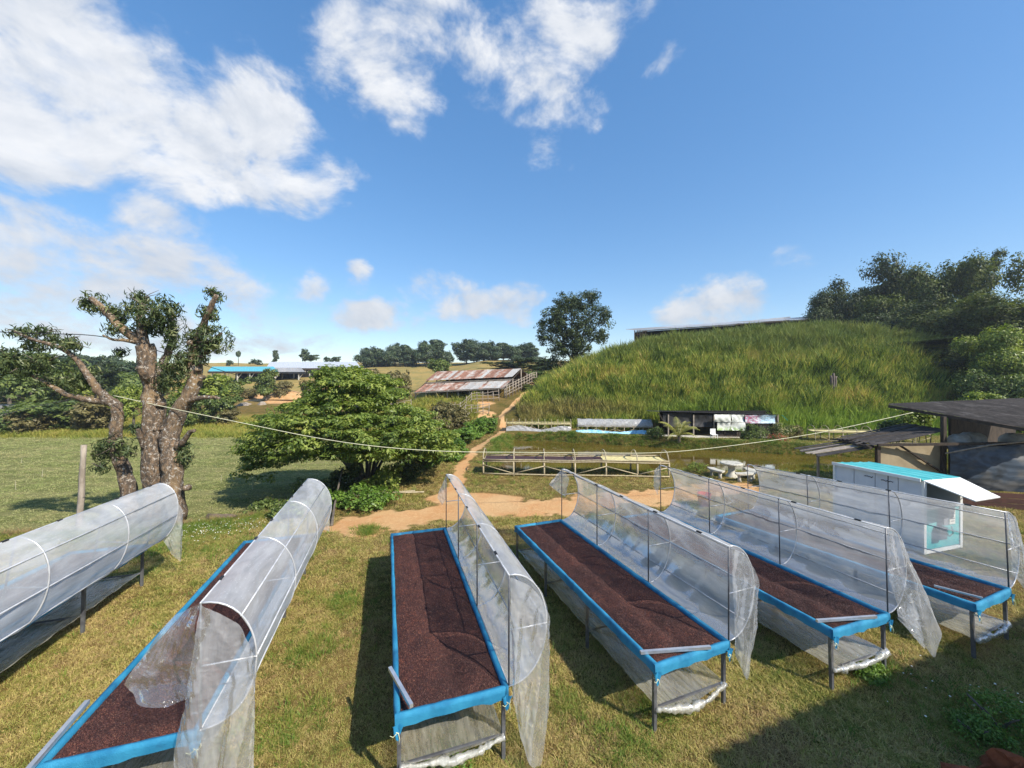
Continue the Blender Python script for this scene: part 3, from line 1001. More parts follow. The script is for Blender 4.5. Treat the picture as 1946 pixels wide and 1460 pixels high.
# six tables; corners measured on the lawn
def mk(nr, fr, **k):
    return drying_table(nr, fr, **k)


O = -.03
T2 = mk((-3.62, 4.40), (-5.33, 9.95), label='drying table second from the left, lid seen from outside, clear film blown over its coffee', heap_label='coffee cherries half hidden under the blown clear film, second table from left', seed=2,
   flaps=[
       ([(.05, O, 2.42), (.25, O - .03, 2.33), (.45, O - .03, 2.12), (.58, O - .04, 1.85), (.61, O - .02, 1.65)],
        [(-.12, O - .10, .95), (.05, O - .22, .12), (.28, O - .22, .02), (.45, O - .12, .05), (.60, O - .03, .30)], .035, 2.0),
       ([(.045, O, 2.44), (.02, O - .01, 2.2), (.045, O - .02, 1.95), (.06, O - .02, 1.70), (.06, O - .02, 1.45)],
        [(-.20, O + .10, 2.32), (-.44, O + .06, 2.02), (-.66, O + .02, 1.66), (-.50, O - .06, 1.50), (-.20, O - .10, 1.42)], .03, 1.2, 1),
       ([(.05, 5.78, 2.44), (.3, 5.8, 2.3), (.5, 5.8, 2.05), (.6, 5.8, 1.7)], [(.06, 5.8, 1.7), (.2, 5.82, 1.35), (.4, 5.82, 1.1), (.55, 5.82, 1.0)], .02, 1.5),
   ], cherries=46000, film=M['film_half'], arc_k=1.015, tube=M['white_tube'])
T3 = mk((-.08, 5.03), (-1.83, 10.42), label='drying table in the middle with a loose metal bar on its left corner', heap_label='coffee cherries on the middle table, a long lid shadow across them', seed=3,
   flaps=[
       ([(.05, O, 2.42), (.25, O - .03, 2.33), (.45, O - .03, 2.12), (.58, O - .04, 1.85), (.60, O - .02, 1.65)],
        [(.07, O - .06, .98), (.10, O - .18, .55), (.22, O - .22, .20), (.42, O - .18, .0), (.58, O - .04, .55)], .035, 1.8),
       ([(.045, 5.66, 2.44), (.045, 5.67, 2.2), (.045, 5.67, 1.9), (.045, 5.67, 1.75)], [(-.02, 5.7, 2.2), (-.14, 5.72, 2.0), (-.18, 5.72, 1.8), (-.05, 5.72, 1.6)], .012, 1),
   ], cherries=52000, sag=.07)
T4 = mk((3.30, 5.90), (1.38, 11.02), label='drying table third from the right with sagging film between its near legs', heap_label='coffee cherries raked in a long ridge, third table from the right', seed=4,
   flaps=[
       ([(.05, O, 2.42), (.25, O - .03, 2.33), (.45, O - .03, 2.12), (.58, O - .04, 1.85), (.60, O - .02, 1.65)],
        [(.06, O - .05, 1.02), (.04, O - .12, .80), (.16, O - .16, .50), (.36, O - .10, .72), (.56, O - .04, 1.12)], .03, 1.7),
       ([(.045, 5.46, 2.44), (.10, 5.48, 2.38), (.2, 5.48, 2.3), (.3, 5.48, 2.15)], [(-.32, 5.55, 2.02), (-.2, 5.57, 1.9), (.0, 5.57, 1.75), (.2, 5.52, 1.6)], .02, 1.2),
   ], cherries=46000, sag=.12)
T5 = mk((6.44, 6.58), (4.62, 12.02), label='drying table second from the right, twisted film hanging from its near post', heap_label='coffee cherries on the second table from the right', seed=5, z1=-.12,
   flaps=[
       ([(.05, O, 2.42), (.08, O - .02, 2.40), (.14, O - .03, 2.38), (.20, O - .04, 2.34), (.27, O - .03, 2.28)],
        [(-.10, O - .08, 1.56), (.05, O - .2, 1.02), (.52, O - .28, .36), (.92, O - .24, .66), (.70, O - .06, 1.55)], .05, 1.3),
       ([(.10, O - .05, 1.1), (.2, O - .06, 1.12), (.35, O - .06, 1.2), (.5, O - .05, 1.35)], [(.06, O - .1, .95), (.2, O - .25, .7), (.36, O - .26, .5), (.5, O - .2, .62)], .03, 1),
       ([(.045, 5.72, 2.44), (.045, 5.73, 2.3), (.045, 5.73, 2.1), (.045, 5.73, 1.9)], [(-.10, 5.8, 2.3), (-.14, 5.8, 2.05), (-.16, 5.8, 1.8), (-.02, 5.8, 1.5)], .012, 1),
   ], cherries=36000, sag=.03)
T6 = mk((9.55, 7.36), (7.55, 12.30), label='rightmost drying table, in front of the turquoise topped booth', heap_label='coffee cherries on the rightmost table', seed=6, z1=-.16,
   flaps=[
       ([(.05, O, 2.42), (.08, O - .02, 2.40), (.14, O - .03, 2.38), (.20, O - .04, 2.34), (.27, O - .03, 2.28)],
        [(-.06, O - .08, 1.30), (.10, O - .2, .9), (.42, O - .2, .7), (.60, O - .1, .8), (.62, O - .06, 1.30)], .04, 1.3),
       ([(.05, O, 2.42), (.03, O, 2.36), (.02, O, 2.3), (.02, O, 2.2)], [(-.2, O - .1, 2.25), (-.3, O - .1, 2.05), (-.2, O - .1, 1.85), (0, O - .1, 1.7)], .02, 1),
   ], cherries=26000, sag=.02)
T1 = mk((-7.05, 3.80), (-8.75, 9.15), label='leftmost drying table, wholly covered by its milky plastic lid', heap_label='coffee cherries under the lid of the leftmost table', seed=1, z0=.30, z1=.08, lean=.14, bulge=.48,
   flaps=[
       ([(.30, 5.63, 2.3), (.5, 5.64, 2.1), (.66, 5.64, 1.85), (.72, 5.64, 1.6)], [(.28, 5.66, 1.2), (.42, 5.72, .8), (.62, 5.74, .42), (.70, 5.68, .72)], .03, 1.2),
   ], cherries=9000, film=M['film_milky'], arc_k=1.015, tube=M['white_tube'])


def bar(label, p, q, w=.045):
    mb = MB(); mb.beam(p, q, w, w)
    for e, o in ((p, q), (q, p)):
        d = (Vector(e) - Vector(o)).normalized()
        mb2 = None
    c = (Vector(p) + Vector(q)) / 2
    return single('metal_bar', mb, M['alu'], label, 'metal bar', c, 'loose square metal bars left on the trays')


def on_tray(px, py, z):
    d = (H - z) * F / (py - HZ)
    return Vector(((px - CX) / F * d, d, z))


bar('loose square metal bar slanting over the left corner of the middle table', on_tray(741, 1270, 1.045), on_tray(782, 1342, 1.075))
bar('loose square metal bar lying along the near rail of the third table from the right', on_tray(1217, 1240, 1.03), on_tray(1350, 1230, 1.03), .042)
bar('loose square metal bar lying along the near rail of the second table from the right', on_tray(1552, 1180, 1.03), on_tray(1665, 1172, 1.03), .042)
bar('long square metal bar lying on the left rail of the second table from the left', on_tray(50, 1468, 1.05), on_tray(166, 1334, 1.03), .05)
bar('thin metal pole laid across the left corner of the rightmost table', on_tray(1775, 1113, 1.03), on_tray(1868, 1137, 1.04), .03)
# ------------------------------------------------------------------ lawn, field and hill grass
def in_view(x, y, m=1.42, pad=1.5):
    return (np.abs(x) < m * y + pad)


def lawn_ok(x, y, lim=.35):
    d, f, g, q = masks(x, y)
    sd = poly_sd(x, y, POND)
    return (d < lim) & (sd > -.2) & (f < .3)


def build_grass():
    g = np.random.default_rng(31)
    # near lawn
    def cloud(n, y0, y1, p=1.0):
        y = y0 + (y1 - y0) * g.uniform(size=n) ** p
        x = (g.uniform(size=n) * 2 - 1) * (1.40 * y + 1.0)
        return x, y
    xs, ys = [], []
    for n, a, b in ((56000, 3.4, 8.5), (38000, 8.5, 14), (26000, 14, 23), (16000, 23, 38)):
        x, y = cloud(n, a, b)
        k = lawn_ok(x, y) & (g.uniform(size=n) > .75 * sstep(fn(x, y, 1.3, 61) + .5 * fn(x, y, 4.0, 63), .3, 1.0))
        k &= ~((y > 34.5) & (x > -3))
        xs.append(x[k]); ys.append(y[k])
    x = np.concatenate(xs); y = np.concatenate(ys)
    P = np.stack([x, y, ground(x, y) - .004], 1)
    s = g.uniform(.55, 1.35, len(x)) * np.interp(y, [4, 10, 20, 38], [.9, 1.1, 1.6, 2.4]) * (1 + .35 * fn(x, y, .8, 62))
    protos = [tuft('grass', 16, .050, .0085, .085, 1.1, k, 2) for k in range(5)]
    m = blade_mat('lawn_blades', [(.30, .20, .095), (.54, .41, .17), (.46, .40, .125), (.27, .28, .06), (.12, .165, .03)], .7)
    scatter('lawn_grass', P, protos, m, np.clip(s, .3, 3), label='short dry lawn grass between the drying tables', cat='grass', seed=5)
    # taller weedy clumps on the lawn
    cx, cy, cr = zip(*[(at_(px, py)) + (r,) for px, py, r in [(590, 1235, .5), (520, 1390, .7), (1075, 1340, .35), (1660, 1275, .5), (380, 1010, 1.6), (440, 1040, 1.2), (330, 1040, 1.0), (1180, 1410, .5), (1250, 1345, .45), (850, 1440, .4), (650, 1150, .4), (1900, 1380, .9), (1860, 1420, .9), (560, 1060, .6), (700, 1010, .5)]])
    X, Y = [], []
    for a, b, c in zip(cx, cy, cr):
        n = int(150 * c + 60)
        X.append(a + g.normal(0, c * .5, n)); Y.append(b + g.normal(0, c * .45, n))
    X = np.concatenate(X); Y = np.concatenate(Y)
    n = 3800
    x, y = cloud(n, 3.6, 24); k = lawn_ok(x, y, .2)
    X = np.concatenate([X, x[k]]); Y = np.concatenate([Y, y[k]])
    # a rim of long grass along the bank above the field and round the pond
    n = 5200
    bx = g.uniform(-24, -5.6, n); by = np.interp(bx, BANK_X, BANK_Y) + g.normal(-.35, .55, n)
    X = np.concatenate([X, bx]); Y = np.concatenate([Y, by])
    px = g.uniform(-2, 33, 60000); py = g.uniform(20, 36, 60000); sd = poly_sd(px, py, POND)
    k = (sd > -.05) & (sd < 1.1 + .5 * fn(px, py, .9, 8)) & ((py > 24) | (g.uniform(size=60000) < .4)) & (masks(px, py)[0] < .3)
    X = np.concatenate([X, px[k]]); Y = np.concatenate([Y, py[k]])
    P = np.stack([X, Y, ground(X, Y) - .02], 1)
    protos = [tuft('weed', 14, .17, .011, .10, .9, 20 + k, 3) for k in range(4)]
    m = blade_mat('weed_blades', [(0.338, 0.257, 0.095), (0.257, 0.270, 0.054), (0.149, 0.230, 0.034), (0.101, 0.189, 0.024), (0.068, 0.149, 0.020)], .8)
    s = g.uniform(.5, 1.25, len(X)) * np.interp(Y, [4, 14, 25, 40], [.75, 1.15, 1.5, 1.9])
    scatter('weed_grass', P, protos, m, s, label='longer green weeds tufting along the bank and pond edge', cat='weeds', seed=6)
    # dry brown weeds on the face of the bank
    n = 3600
    bx = g.uniform(-20, -5.7, n); by = np.interp(bx, BANK_X, BANK_Y) + g.uniform(-.1, 1.15, n)
    P = np.stack([bx, by, ground(bx, by) - .03], 1)
    m2 = blade_mat('dry_bank_blades', [(.20, .12, .06), (.33, .21, .10), (.28, .21, .09), (.16, .16, .05), (.09, .13, .03)], .9)
    scatter('dry_weeds', P, [tuft('dryweed', 14, .24, .013, .12, .9, 130 + k, 3) for k in range(4)], m2, g.uniform(.5, 1.4, n), label='dry brown weeds on the bank between the lawn and the field', cat='weeds', seed=16)
    # the mown field
    n = 26000
    y = 12 + 34 * g.uniform(size=n) ** 1.2; x = -5 - g.uniform(size=n) * (1.42 * y - 3)
    k = masks(x, y)[1] > .5; x = x[k]; y = y[k]
    P = np.stack([x, y, ground(x, y) - .01], 1)
    m = blade_mat('field_blades', [(.46, .40, .19), (.42, .42, .18), (.32, .36, .12), (.24, .30, .085)], .3)
    protos = [tuft('stubble', 14, .055, .014, .16, 1.1, 40 + k, 2) for k in range(3)]
    scatter('field_grass', P, protos, m, g.uniform(.6, 1.2, len(x)) * np.interp(y, [12, 45], [1.1, 2.2]), label='mown pale green grass of the field beyond the bank', cat='grass', seed=7)
    # yellow rank grass at the far edge of the field
    n = 6000
    x = -64 + 60 * g.uniform(size=n); y = 41.5 + g.normal(0, .6, n) + 12 * g.uniform(size=n) ** 1.6
    P = np.stack([x, y, ground(x, y) - .03], 1)
    m = blade_mat('rank_blades', [(0.408, 0.312, 0.084), (0.324, 0.312, 0.060), (0.240, 0.276, 0.048), (0.144, 0.204, 0.036)], .25)
    protos = [tuft('rank', 16, .75, .05, .35, .7, 60 + k, 3) for k in range(3)]
    scatter('rank_grass', P, protos, m, g.uniform(.4, 1.15, n), label='yellow green rank grass along the far edge of the field', cat='grass', seed=8)
    # tall cane grass over the mound
    n = 46000
    x = -4 + 78 * g.uniform(size=n); y = 34.6 + 26 * g.uniform(size=n) ** 1.25
    tf = (y - 35.2 - .03 * x) / 17; tl = (x + 3.2) / 24; tr = (72 - x) / 30
    tf = (y - np.interp(x, [0, 6.5, 13, 22, 62], [38.9, 38.7, 37.6, 36.2, 36.6])) / 16.5
    k = (tl > .0) & (tr > 0) & (tf > -.02) & (line_d(x, y, TRACK) > 1.6) & ~((x < 3.5) & (y > 40) & (x < -2 + (y - 40) * .62)) & ~((x > 12) & (x < 25) & (y < 38.2)) & (g.uniform(size=n) > .55 * sstep(fn(x, y, .5, 71), .3, 1.0))
    x, y, tf = x[k], y[k], tf[k]
    P = np.stack([x, y, ground(x, y) - .1], 1)
    def zone(N, ge, col, oi):
        sp = N.node('ShaderNodeSeparateXYZ', {0: ge.outputs['Position']})
        n = N.noise(ge.outputs['Position'], .16, 4, .6)
        zz = N.math('ADD', sp.outputs[2], N.math('MULTIPLY_ADD', n, 5.0, -2.5))
        # a belt of dry stems low on the slope, dark green on top
        dry = N.math('MULTIPLY', N.rng(zz, .7, 1.6), N.math('SUBTRACT', 1.0, N.rng(zz, 2.0, 3.4)))
        drc = N.mix(oi.outputs['Random'], (0.246, 0.189, 0.072), (0.406, 0.304, 0.123))
        lowx = N.rng(sp.outputs[0], 8, 18)
        low = N.math('MULTIPLY', lowx, N.math('SUBTRACT', 1.0, N.rng(zz, 1.6, 3.6)))
        col = N.mix(N.math('MULTIPLY', dry, N.math('MULTIPLY_ADD', lowx, -.5, .62)), col, drc)
        col = N.mix(N.math('MULTIPLY', low, .8), col, N.mix(oi.outputs['Random'], (.15, .28, .03), (.34, .45, .06)))
        top = N.rng(zz, 6.5, 11.0)
        return N.mix(N.math('MULTIPLY', top, .75), col, N.mix(oi.outputs['Random'], (0.109, 0.167, 0.038), (0.203, 0.239, 0.065)))
    m = blade_mat('cane_blades', [(.50, .39, .11), (.42, .40, .075), (.28, .34, .05), (.13, .20, .03), (.05, .085, .015), (.02, .035, .008)], .3, .32, zone)  # near-black end of the ramp paints shaded gaps between lit blades
    protos = [tuft('cane', 12, 1.75, .085, .26, .36, 80 + k, 3) for k in range(6)]
    s = g.uniform(.45, 1.3, len(x)) * np.clip(1 + .3 * fn(x, y, .9, 72), .5, 1.5) * np.interp(tf, [-.1, .1, .5, 1.0, 1.3], [.7, .95, 1.05, 1.1, 1.0]) * np.interp(x, [-2, 4, 9], [.5, .8, 1.0])
    scatter('cane_grass', P, protos, m, s, label='tall green cane grass covering the mound', cat='grass', seed=9)
    # fresh shorter grass at the foot of the mound, behind the pond
    n = 26000
    x = -2 + 44 * g.uniform(size=n); y = 25 + 12 * g.uniform(size=n)
    sd = poly_sd(x, y, POND); k = (sd > 1.0) & (line_d(x, y, TRACK) > .8)
    k &= ~((x > 12.6) & (x < 24.6) & (y > 33.0) & (y < 38.0)) & ~((x > -1) & (x < 13.3) & (y > 35.3) & (y < 38.6))
    x, y = x[k], y[k]
    P = np.stack([x, y, ground(x, y) - .03], 1)
    m = blade_mat('fresh_blades', [(0.338, 0.312, 0.075), (0.237, 0.300, 0.050), (0.163, 0.263, 0.037), (0.106, 0.213, 0.027)], .3, .35)
    protos = [tuft('fresh', 15, .42, .032, .25, .8, 100 + k, 3) for k in range(4)]
    scatter('fresh_grass', P, protos, m, g.uniform(.4, 1.2, len(x)) * (.30 + .70 * sstep(y + .12 * x, 38.0, 39.6)), label='bright fresh grass at the foot of the mound', cat='grass', seed=10)
    # small white wild flowers
    pts = []
    for (px, py, r, n) in [(400, 1015, 1.1, 90), (340, 1010, .9, 60), (480, 1000, .7, 40), (1905, 1340, .7, 26), (1800, 1340, 1.0, 12), (1610, 1245, .5, 12)]:
        p = on_ground(px, py)
        for _ in range(n): pts.append((p.x + g.normal(0, r * .6), p.y + g.normal(0, r * .4)))
    pts = np.array(pts); P = np.stack([pts[:, 0], pts[:, 1], ground(pts[:, 0], pts[:, 1]) + g.uniform(.06, .16, len(pts))], 1)
    mw = pmat('petal', (.82, .82, .74), None, 5, .6)
    scatter('wild_flowers', P, [ico('flower', (.014, .014, .007))], mw, g.uniform(.6, 1.3, len(P)), label='small white wild flowers dotted in the weeds', cat='flowers', seed=11)


def at_(px, py):
    p = on_ground(px, py); return (p.x, p.y)


build_grass()

# ------------------------------------------------------------------ trees and shrubs
M['bark'] = pmat('bark', (.17, .125, .085), (.10, .075, .055), 6, .9, 0, .8, 14, (1, 1, .35), c3=(.22, .18, .14))
M['bark_grey'] = pmat('bark_grey', (.15, .125, .10), (.09, .075, .06), 5, .9, 0, .6, 12, (1, 1, .4))


def patchy_bark():
    m, N, b = new_mat('bark_patched')
    tc = N.node('ShaderNodeTexCoord'); v = N.vmath('MULTIPLY', tc.outputs['Object'], (1, 1, .5))
    n = N.noise(v, 3.0, 8, .65); f = N.noise(v, 11.0, 6, .7); w = N.noise(tc.outputs['Object'], 9.0, 7, .8, .8)
    col = N.mix(N.rng(n, .35, .65), (.26, .175, .105), (.145, .10, .066))
    col = N.mix(N.rng(f, .40, .62), (.075, .06, .047), col)
    col = N.mix(N.rng(N.noise(v, .9, 4, .6), .5, .66), col, (.27, .185, .10))
    col = N.mix(N.rng(w, .53, .62), col, (.50, .47, .42))
    N.l.new(col, b.inputs['Base Color']); b.inputs['Roughness'].default_value = .92; b.inputs['Specular IOR Level'].default_value = .2
    h = N.math('ADD', f, N.math('MULTIPLY', N.noise(N.vmath('MULTIPLY', tc.outputs['Object'], (1, 1, .2)), 9, 4, .6), .8))
    bp = N.node('ShaderNodeBump', {'Strength': 1.0, 'Distance': .06, 'Height': h}); N.l.new(bp.outputs[0], b.inputs['Normal'])
    return m


M['bark_patch'] = patchy_bark()
LM = {
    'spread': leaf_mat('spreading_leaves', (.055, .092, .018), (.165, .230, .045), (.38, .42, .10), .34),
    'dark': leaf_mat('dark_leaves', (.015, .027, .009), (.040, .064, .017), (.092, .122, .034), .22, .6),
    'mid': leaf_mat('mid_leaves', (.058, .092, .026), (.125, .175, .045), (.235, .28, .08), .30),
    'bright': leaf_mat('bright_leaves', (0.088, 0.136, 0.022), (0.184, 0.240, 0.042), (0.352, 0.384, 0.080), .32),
    'dry': leaf_mat('dry_leaves', (0.105, 0.087, 0.036), (0.175, 0.154, 0.063), (0.280, 0.245, 0.105), .25),
    'bank': leaf_mat('bank_leaves', (0.068, 0.128, 0.018), (0.128, 0.232, 0.033), (0.225, 0.330, 0.060), .3),
    'mango': leaf_mat('long_leaves', (0.037, 0.061, 0.024), (0.085, 0.119, 0.044), (0.221, 0.246, 0.102), .25),
    'pine': leaf_mat('pine_needles', (0.030, 0.053, 0.027), (0.065, 0.099, 0.048), (0.114, 0.152, 0.068), .15),  # lifted bluish greens: distance haze mixed into the leaf colour
    'bamboo': leaf_mat('bamboo_leaves', (.030, .050, .012), (.075, .105, .025), (.17, .19, .05), .3, .6),
    'red': leaf_mat('red_flowers', (0.280, 0.015, 0.020), (0.450, 0.030, 0.040), (0.550, 0.100, 0.120), .3),
    'pale': leaf_mat('pale_flowers', (0.300, 0.280, 0.120), (0.500, 0.450, 0.250), (0.650, 0.580, 0.400), .3),
    'banana': leaf_mat('banana_leaves', (0.039, 0.078, 0.016), (0.091, 0.169, 0.029), (0.182, 0.247, 0.052), .35),
}


def limb(pts, r0, r1, n=7, wob=.12, seed=0, sub=3):
    """smooth tapering limb through a few points"""
    rn = random.Random(seed)
    k = (len(pts) - 1) * sub
    P = [lerp_poly(pts, i / k) for i in range(k + 1)]
    for i in range(1, k):
        P[i] += Vector([rn.uniform(-1, 1) * r0 * .12 for _ in range(3)])
    R = [r0 + (r1 - r0) * (i / k) ** .8 for i in range(k + 1)]
    mb = MB(); mb.tube(P, R, n, True, wob, rn)
    return mb


def tree_limbs(parent, base, top, spread, n, r0, mat, seed, world=False, first=.35):
    rn = random.Random(seed)
    base = Vector(base); top = Vector(top); h = (top - base).length
    b = [tuple(base), tuple(base.lerp(top, .35) + Vector((rn.uniform(-.04, .04) * h, rn.uniform(-.04, .04) * h, 0))), tuple(base.lerp(top, .75))]
    part('trunk', limb(b, r0, r0 * .45, 7, .1, seed), mat, parent, True, world)
    for i in range(n):
        a = 6.283 * i / n + rn.uniform(-.4, .4); t = first + (.72 - first) * rn.random()
        p = base.lerp(top, t); q = top + Vector((math.cos(a) * spread, math.sin(a) * spread, -h * rn.uniform(.0, .35)))
        part('branch', limb([tuple(p), tuple(p.lerp(q, .5) + Vector((0, 0, -.05 * h))), tuple(q)], r0 * .42, r0 * .1, 5, .1, seed + i), mat, parent, True, world)


CROWNS = {}


def plain_tree(name, label, loc, h, w, kind='mid', cat='tree', group=None, shape='round', seed=1, dens=1.0, leaf=None, trunk=None, d=None):
    """tree from a shared crown built for its kind; loc is the foot"""
    root = thing(name, label, cat, loc, random.Random(seed * 7 + 1).uniform(-3, 3), group)
    v = seed % 3
    key = (kind, shape, v, round(dens, 1), round(leaf or 0, 3))
    if key not in CROWNS:
        r = random.Random(v * 13 + len(shape))
        if shape == 'round':
            lobes = [((0, 0, .60), (.36, .36, .26))] + [((r.uniform(-.34, .34), r.uniform(-.34, .34), r.uniform(.38, .88)), (r.uniform(.09, .22),) * 2 + (r.uniform(.06, .15),)) for _ in range(11)]
        elif shape == 'tall':
            lobes = [((0, 0, .58), (.24, .24, .34))] + [((r.uniform(-.2, .2), r.uniform(-.2, .2), r.uniform(.3, .92)), (r.uniform(.12, .2),) * 2 + (r.uniform(.07, .12),)) for _ in range(7)]
        elif shape == 'pine':
            lobes = [((r.uniform(-.2, .2) * (1.1 - k / 7), r.uniform(-.2, .2) * (1.1 - k / 7), .44 + .08 * k), (.30 - .022 * k + r.uniform(-.07, .05),) * 2 + (.055,)) for k in range(7)]
        elif shape == 'bush':
            lobes = [((0, 0, .42), (.42, .42, .36))] + [((r.uniform(-.35, .35), r.uniform(-.35, .35), r.uniform(.2, .75)), (r.uniform(.14, .22),) * 2 + (r.uniform(.12, .2),)) for _ in range(6)]
        elif shape == 'bamboo':
            lobes = [((r.uniform(-.4, .4), r.uniform(-.4, .4), r.uniform(.25, .8)), (.16, .16, .2)) for _ in range(9)] + [((r.uniform(-.5, .5), r.uniform(-.5, .5), .85), (.12, .12, .14)) for _ in range(4)]
        else:
            lobes = [((0, 0, .8), (.3, .3, .17))]
        lf = leaf or .05
        n = int(150 * dens)
        fl = .45 if shape == 'pine' else .7
        CROWNS[key] = crown_mesh('crown', lobes, n, int(20 * dens ** .3), .085 if shape != 'pine' else .07, lf, .5, v + 3, fl, .42 if shape != 'pine' else .2, .55, .35)
    c = link('crown', CROWNS[key], LM[kind], root)
    c.scale = (w, w, h)
    if shape != 'bush':
        r0 = trunk or h * .03
        hh = {'round': .62, 'tall': .8, 'pine': .9, 'bamboo': .7}.get(shape, .8) * h
        part('trunk', limb([(0, 0, -.15), (.03 * w, .02 * w, hh * .5), (-.02 * w, 0, hh)], r0, r0 * .35, 6, .1, seed), M['bark_grey'], root, True, False)
        if shape in ('round', 'pine') and h > 3:
            rn = random.Random(seed)
            for i in range(3):
                a = rn.uniform(0, 6.28); t = rn.uniform(.4, .8)
                part('branch', limb([(0, 0, hh * t), (math.cos(a) * w * .15, math.sin(a) * w * .15, hh * (t + .08)), (math.cos(a) * w * .33, math.sin(a) * w * .33, hh * (t + .2))], r0 * .4, r0 * .12, 5, .1, seed + i), M['bark_grey'], root, True, False)
    return root


def px_tree(name, label, px, ybase, ytop, wpx, d, kind='mid', shape='round', group=None, seed=1, dens=1.0, leaf=None, sink=0.0, cat='tree', zbase=None):
    """stand a tree where the photograph shows it, at distance d"""
    x = (px - CX) / F * d
    z = gz(x, d) if zbase is None else zbase
    top = H - (ytop - HZ) / F * d
    h = max(top - z, .4) + sink
    w = wpx / F * d
    return plain_tree(name, label, (x, d, z - sink), h, w, kind, cat, group, shape, seed, dens, leaf)


# --- the pollarded tree at the left
def pollard():
    D = 13.9
    def w(px, py, o=0.0):
        return tuple(at(px, py, D + o))
    base = at(300, 962, D); base.z = gz(base.x, base.y)
    root = thing('pollarded_tree', 'lopped old tree with patchy white bark and stumpy leaf tufted limbs', 'tree', base)
    s = D / F
    def lb(name, pts, r0, r1, sd, n=10):
        part(name, limb([w(*p) for p in pts], r0 * s * .80, r1 * s * .74, n, .10, sd, 4), M['bark_patch'], root, True)
    lb('trunk', [(297, 985), (295, 920), (293, 850), (293, 790), (290, 745), (283, 700), (276, 655)], 27, 19, 1, 12)
    lb('trunk', [(330, 985), (327, 925, -.1), (326, 870, -.1), (325, 815), (345, 775), (366, 738), (371, 695)], 24, 15, 2, 12)
    lb('limb', [(252, 985, .3), (244, 930, .3), (232, 885, .3), (219, 850, .2), (221, 808, .2), (220, 772, .2), (200, 757, .2)], 17, 11, 3)
    lb('limb', [(206, 762, .2), (190, 745, .1), (172, 722), (152, 692), (118, 662, -.2), (62, 645, -.4), (28, 630, -.5)], 11, 2.5, 4)
    lb('limb', [(212, 765, .2), (180, 762, .1), (135, 752), (95, 733), (58, 712, .2), (20, 700, .3)], 9, 2.5, 5)
    lb('limb', [(280, 680), (268, 650), (240, 632, -.2), (205, 597, -.3), (172, 566, -.4)], 14, 6, 6)
    lb('limb', [(276, 665), (270, 630), (267, 600), (270, 575)], 14, 6, 7)
    lb('limb', [(290, 730), (305, 700, .2), (322, 668, .3), (330, 630, .3), (322, 600, .3)], 12, 6, 8)
    lb('limb', [(369, 705), (368, 675), (378, 640), (396, 595, -.2), (412, 560, -.3)], 14, 5, 9)
    lb('limb', [(368, 690), (384, 668, .2), (408, 650, .3), (420, 632, .3)], 10, 4, 10)
    lb('limb', [(272, 652), (245, 648, -.2), (215, 645, -.3), (195, 637, -.4)], 6, 2, 11)
    lb('limb', [(350, 765), (378, 757, -.2), (400, 755, -.3), (418, 757, -.3)], 8, 3, 12)
    lb('limb', [(288, 730), (276, 715, -.4), (264, 697, -.6)], 9, 8, 13)
    lb('limb', [(345, 845, -.2), (358, 825, -.3), (370, 818, -.4)], 7, 4, 14)
    lb('limb', [(275, 850, -.2), (266, 830, -.4), (262, 815, -.5)], 7, 4, 15)
    # knots on the boles
    rn = random.Random(4)
    for k in range(14):
        px, py = rn.choice([(293, rn.uniform(760, 930)), (330, rn.uniform(820, 930)), (371, rn.uniform(640, 720))])
        c = Vector(w(px + rn.uniform(-22, 22), py, -.28))
        r = rn.uniform(.05, .11)
        mb = MB(); mb.tube([c + Vector((0, .22, 0)), c + Vector((0, .08, 0)), c], [r * 1.5, r * 1.2, r * .5], 7, True, .2, rn)
        part('knot', mb, M['bark_patch'], root, True)
    lobes = [(172, 575, 26, 22), (205, 590, 22, 16), (226, 606, 18, 14), (268, 570, 30, 26), (250, 588, 18, 14), (300, 600, 46, 40), (322, 590, 24, 20), (285, 620, 30, 30), (325, 640, 26, 30), (230, 625, 28, 16),
             (408, 560, 18, 16), (396, 590, 20, 14), (410, 648, 32, 36), (372, 650, 22, 32), (390, 630, 18, 18), (404, 600, 12, 12), (330, 705, 34, 40), (355, 690, 30, 30), (310, 725, 26, 22), (383, 680, 20, 22),
             (70, 632, 42, 14), (35, 634, 20, 12), (112, 650, 34, 16), (140, 655, 26, 16), (20, 690, 34, 36), (50, 700, 40, 28), (85, 690, 34, 22), (110, 720, 40, 20), (150, 725, 30, 26), (65, 660, 28, 16),
             (215, 848, 34, 28), (196, 860, 20, 22), (243, 860, 16, 10), (355, 862, 16, 26), (348, 880, 14, 16), (190, 888, 14, 10), (262, 818, 14, 14), (172, 712, 22, 18), (230, 670, 8, 8)]
    g = np.random.default_rng(5)
    for i, (px, py, rx, ry) in enumerate(lobes):
        c = at(px, py, D + g.uniform(-.35, .25)) - base
        n = int(8 + (rx * ry) / 26)
        me = crown_mesh('leaf_tuft', [((c.x, c.y, c.z), (rx * s * .88, rx * s * .7, ry * s * .88))], n, 8, .18, .23, .20, 200 + i, .9, .1, .25, 1.4, .25)
        link('leaf_tuft', me, LM['mango'], root)
        mb = MB()
        for k in range(5):
            a, b_ = g.uniform(0, 6.283), g.uniform(-.5, 1.0)
            tip = c + Vector((math.cos(a) * rx * s * .95, math.sin(a) * rx * s * .7, b_ * ry * s))
            m_ = c.lerp(tip, .5) + Vector((g.uniform(-.05, .05), g.uniform(-.05, .05), g.uniform(-.02, .08)))
            mb.tube([c, m_, tip], [.020, .014, .006], 4)
        part('twig', mb, M['bark_grey'], root, True, False)


pollard()


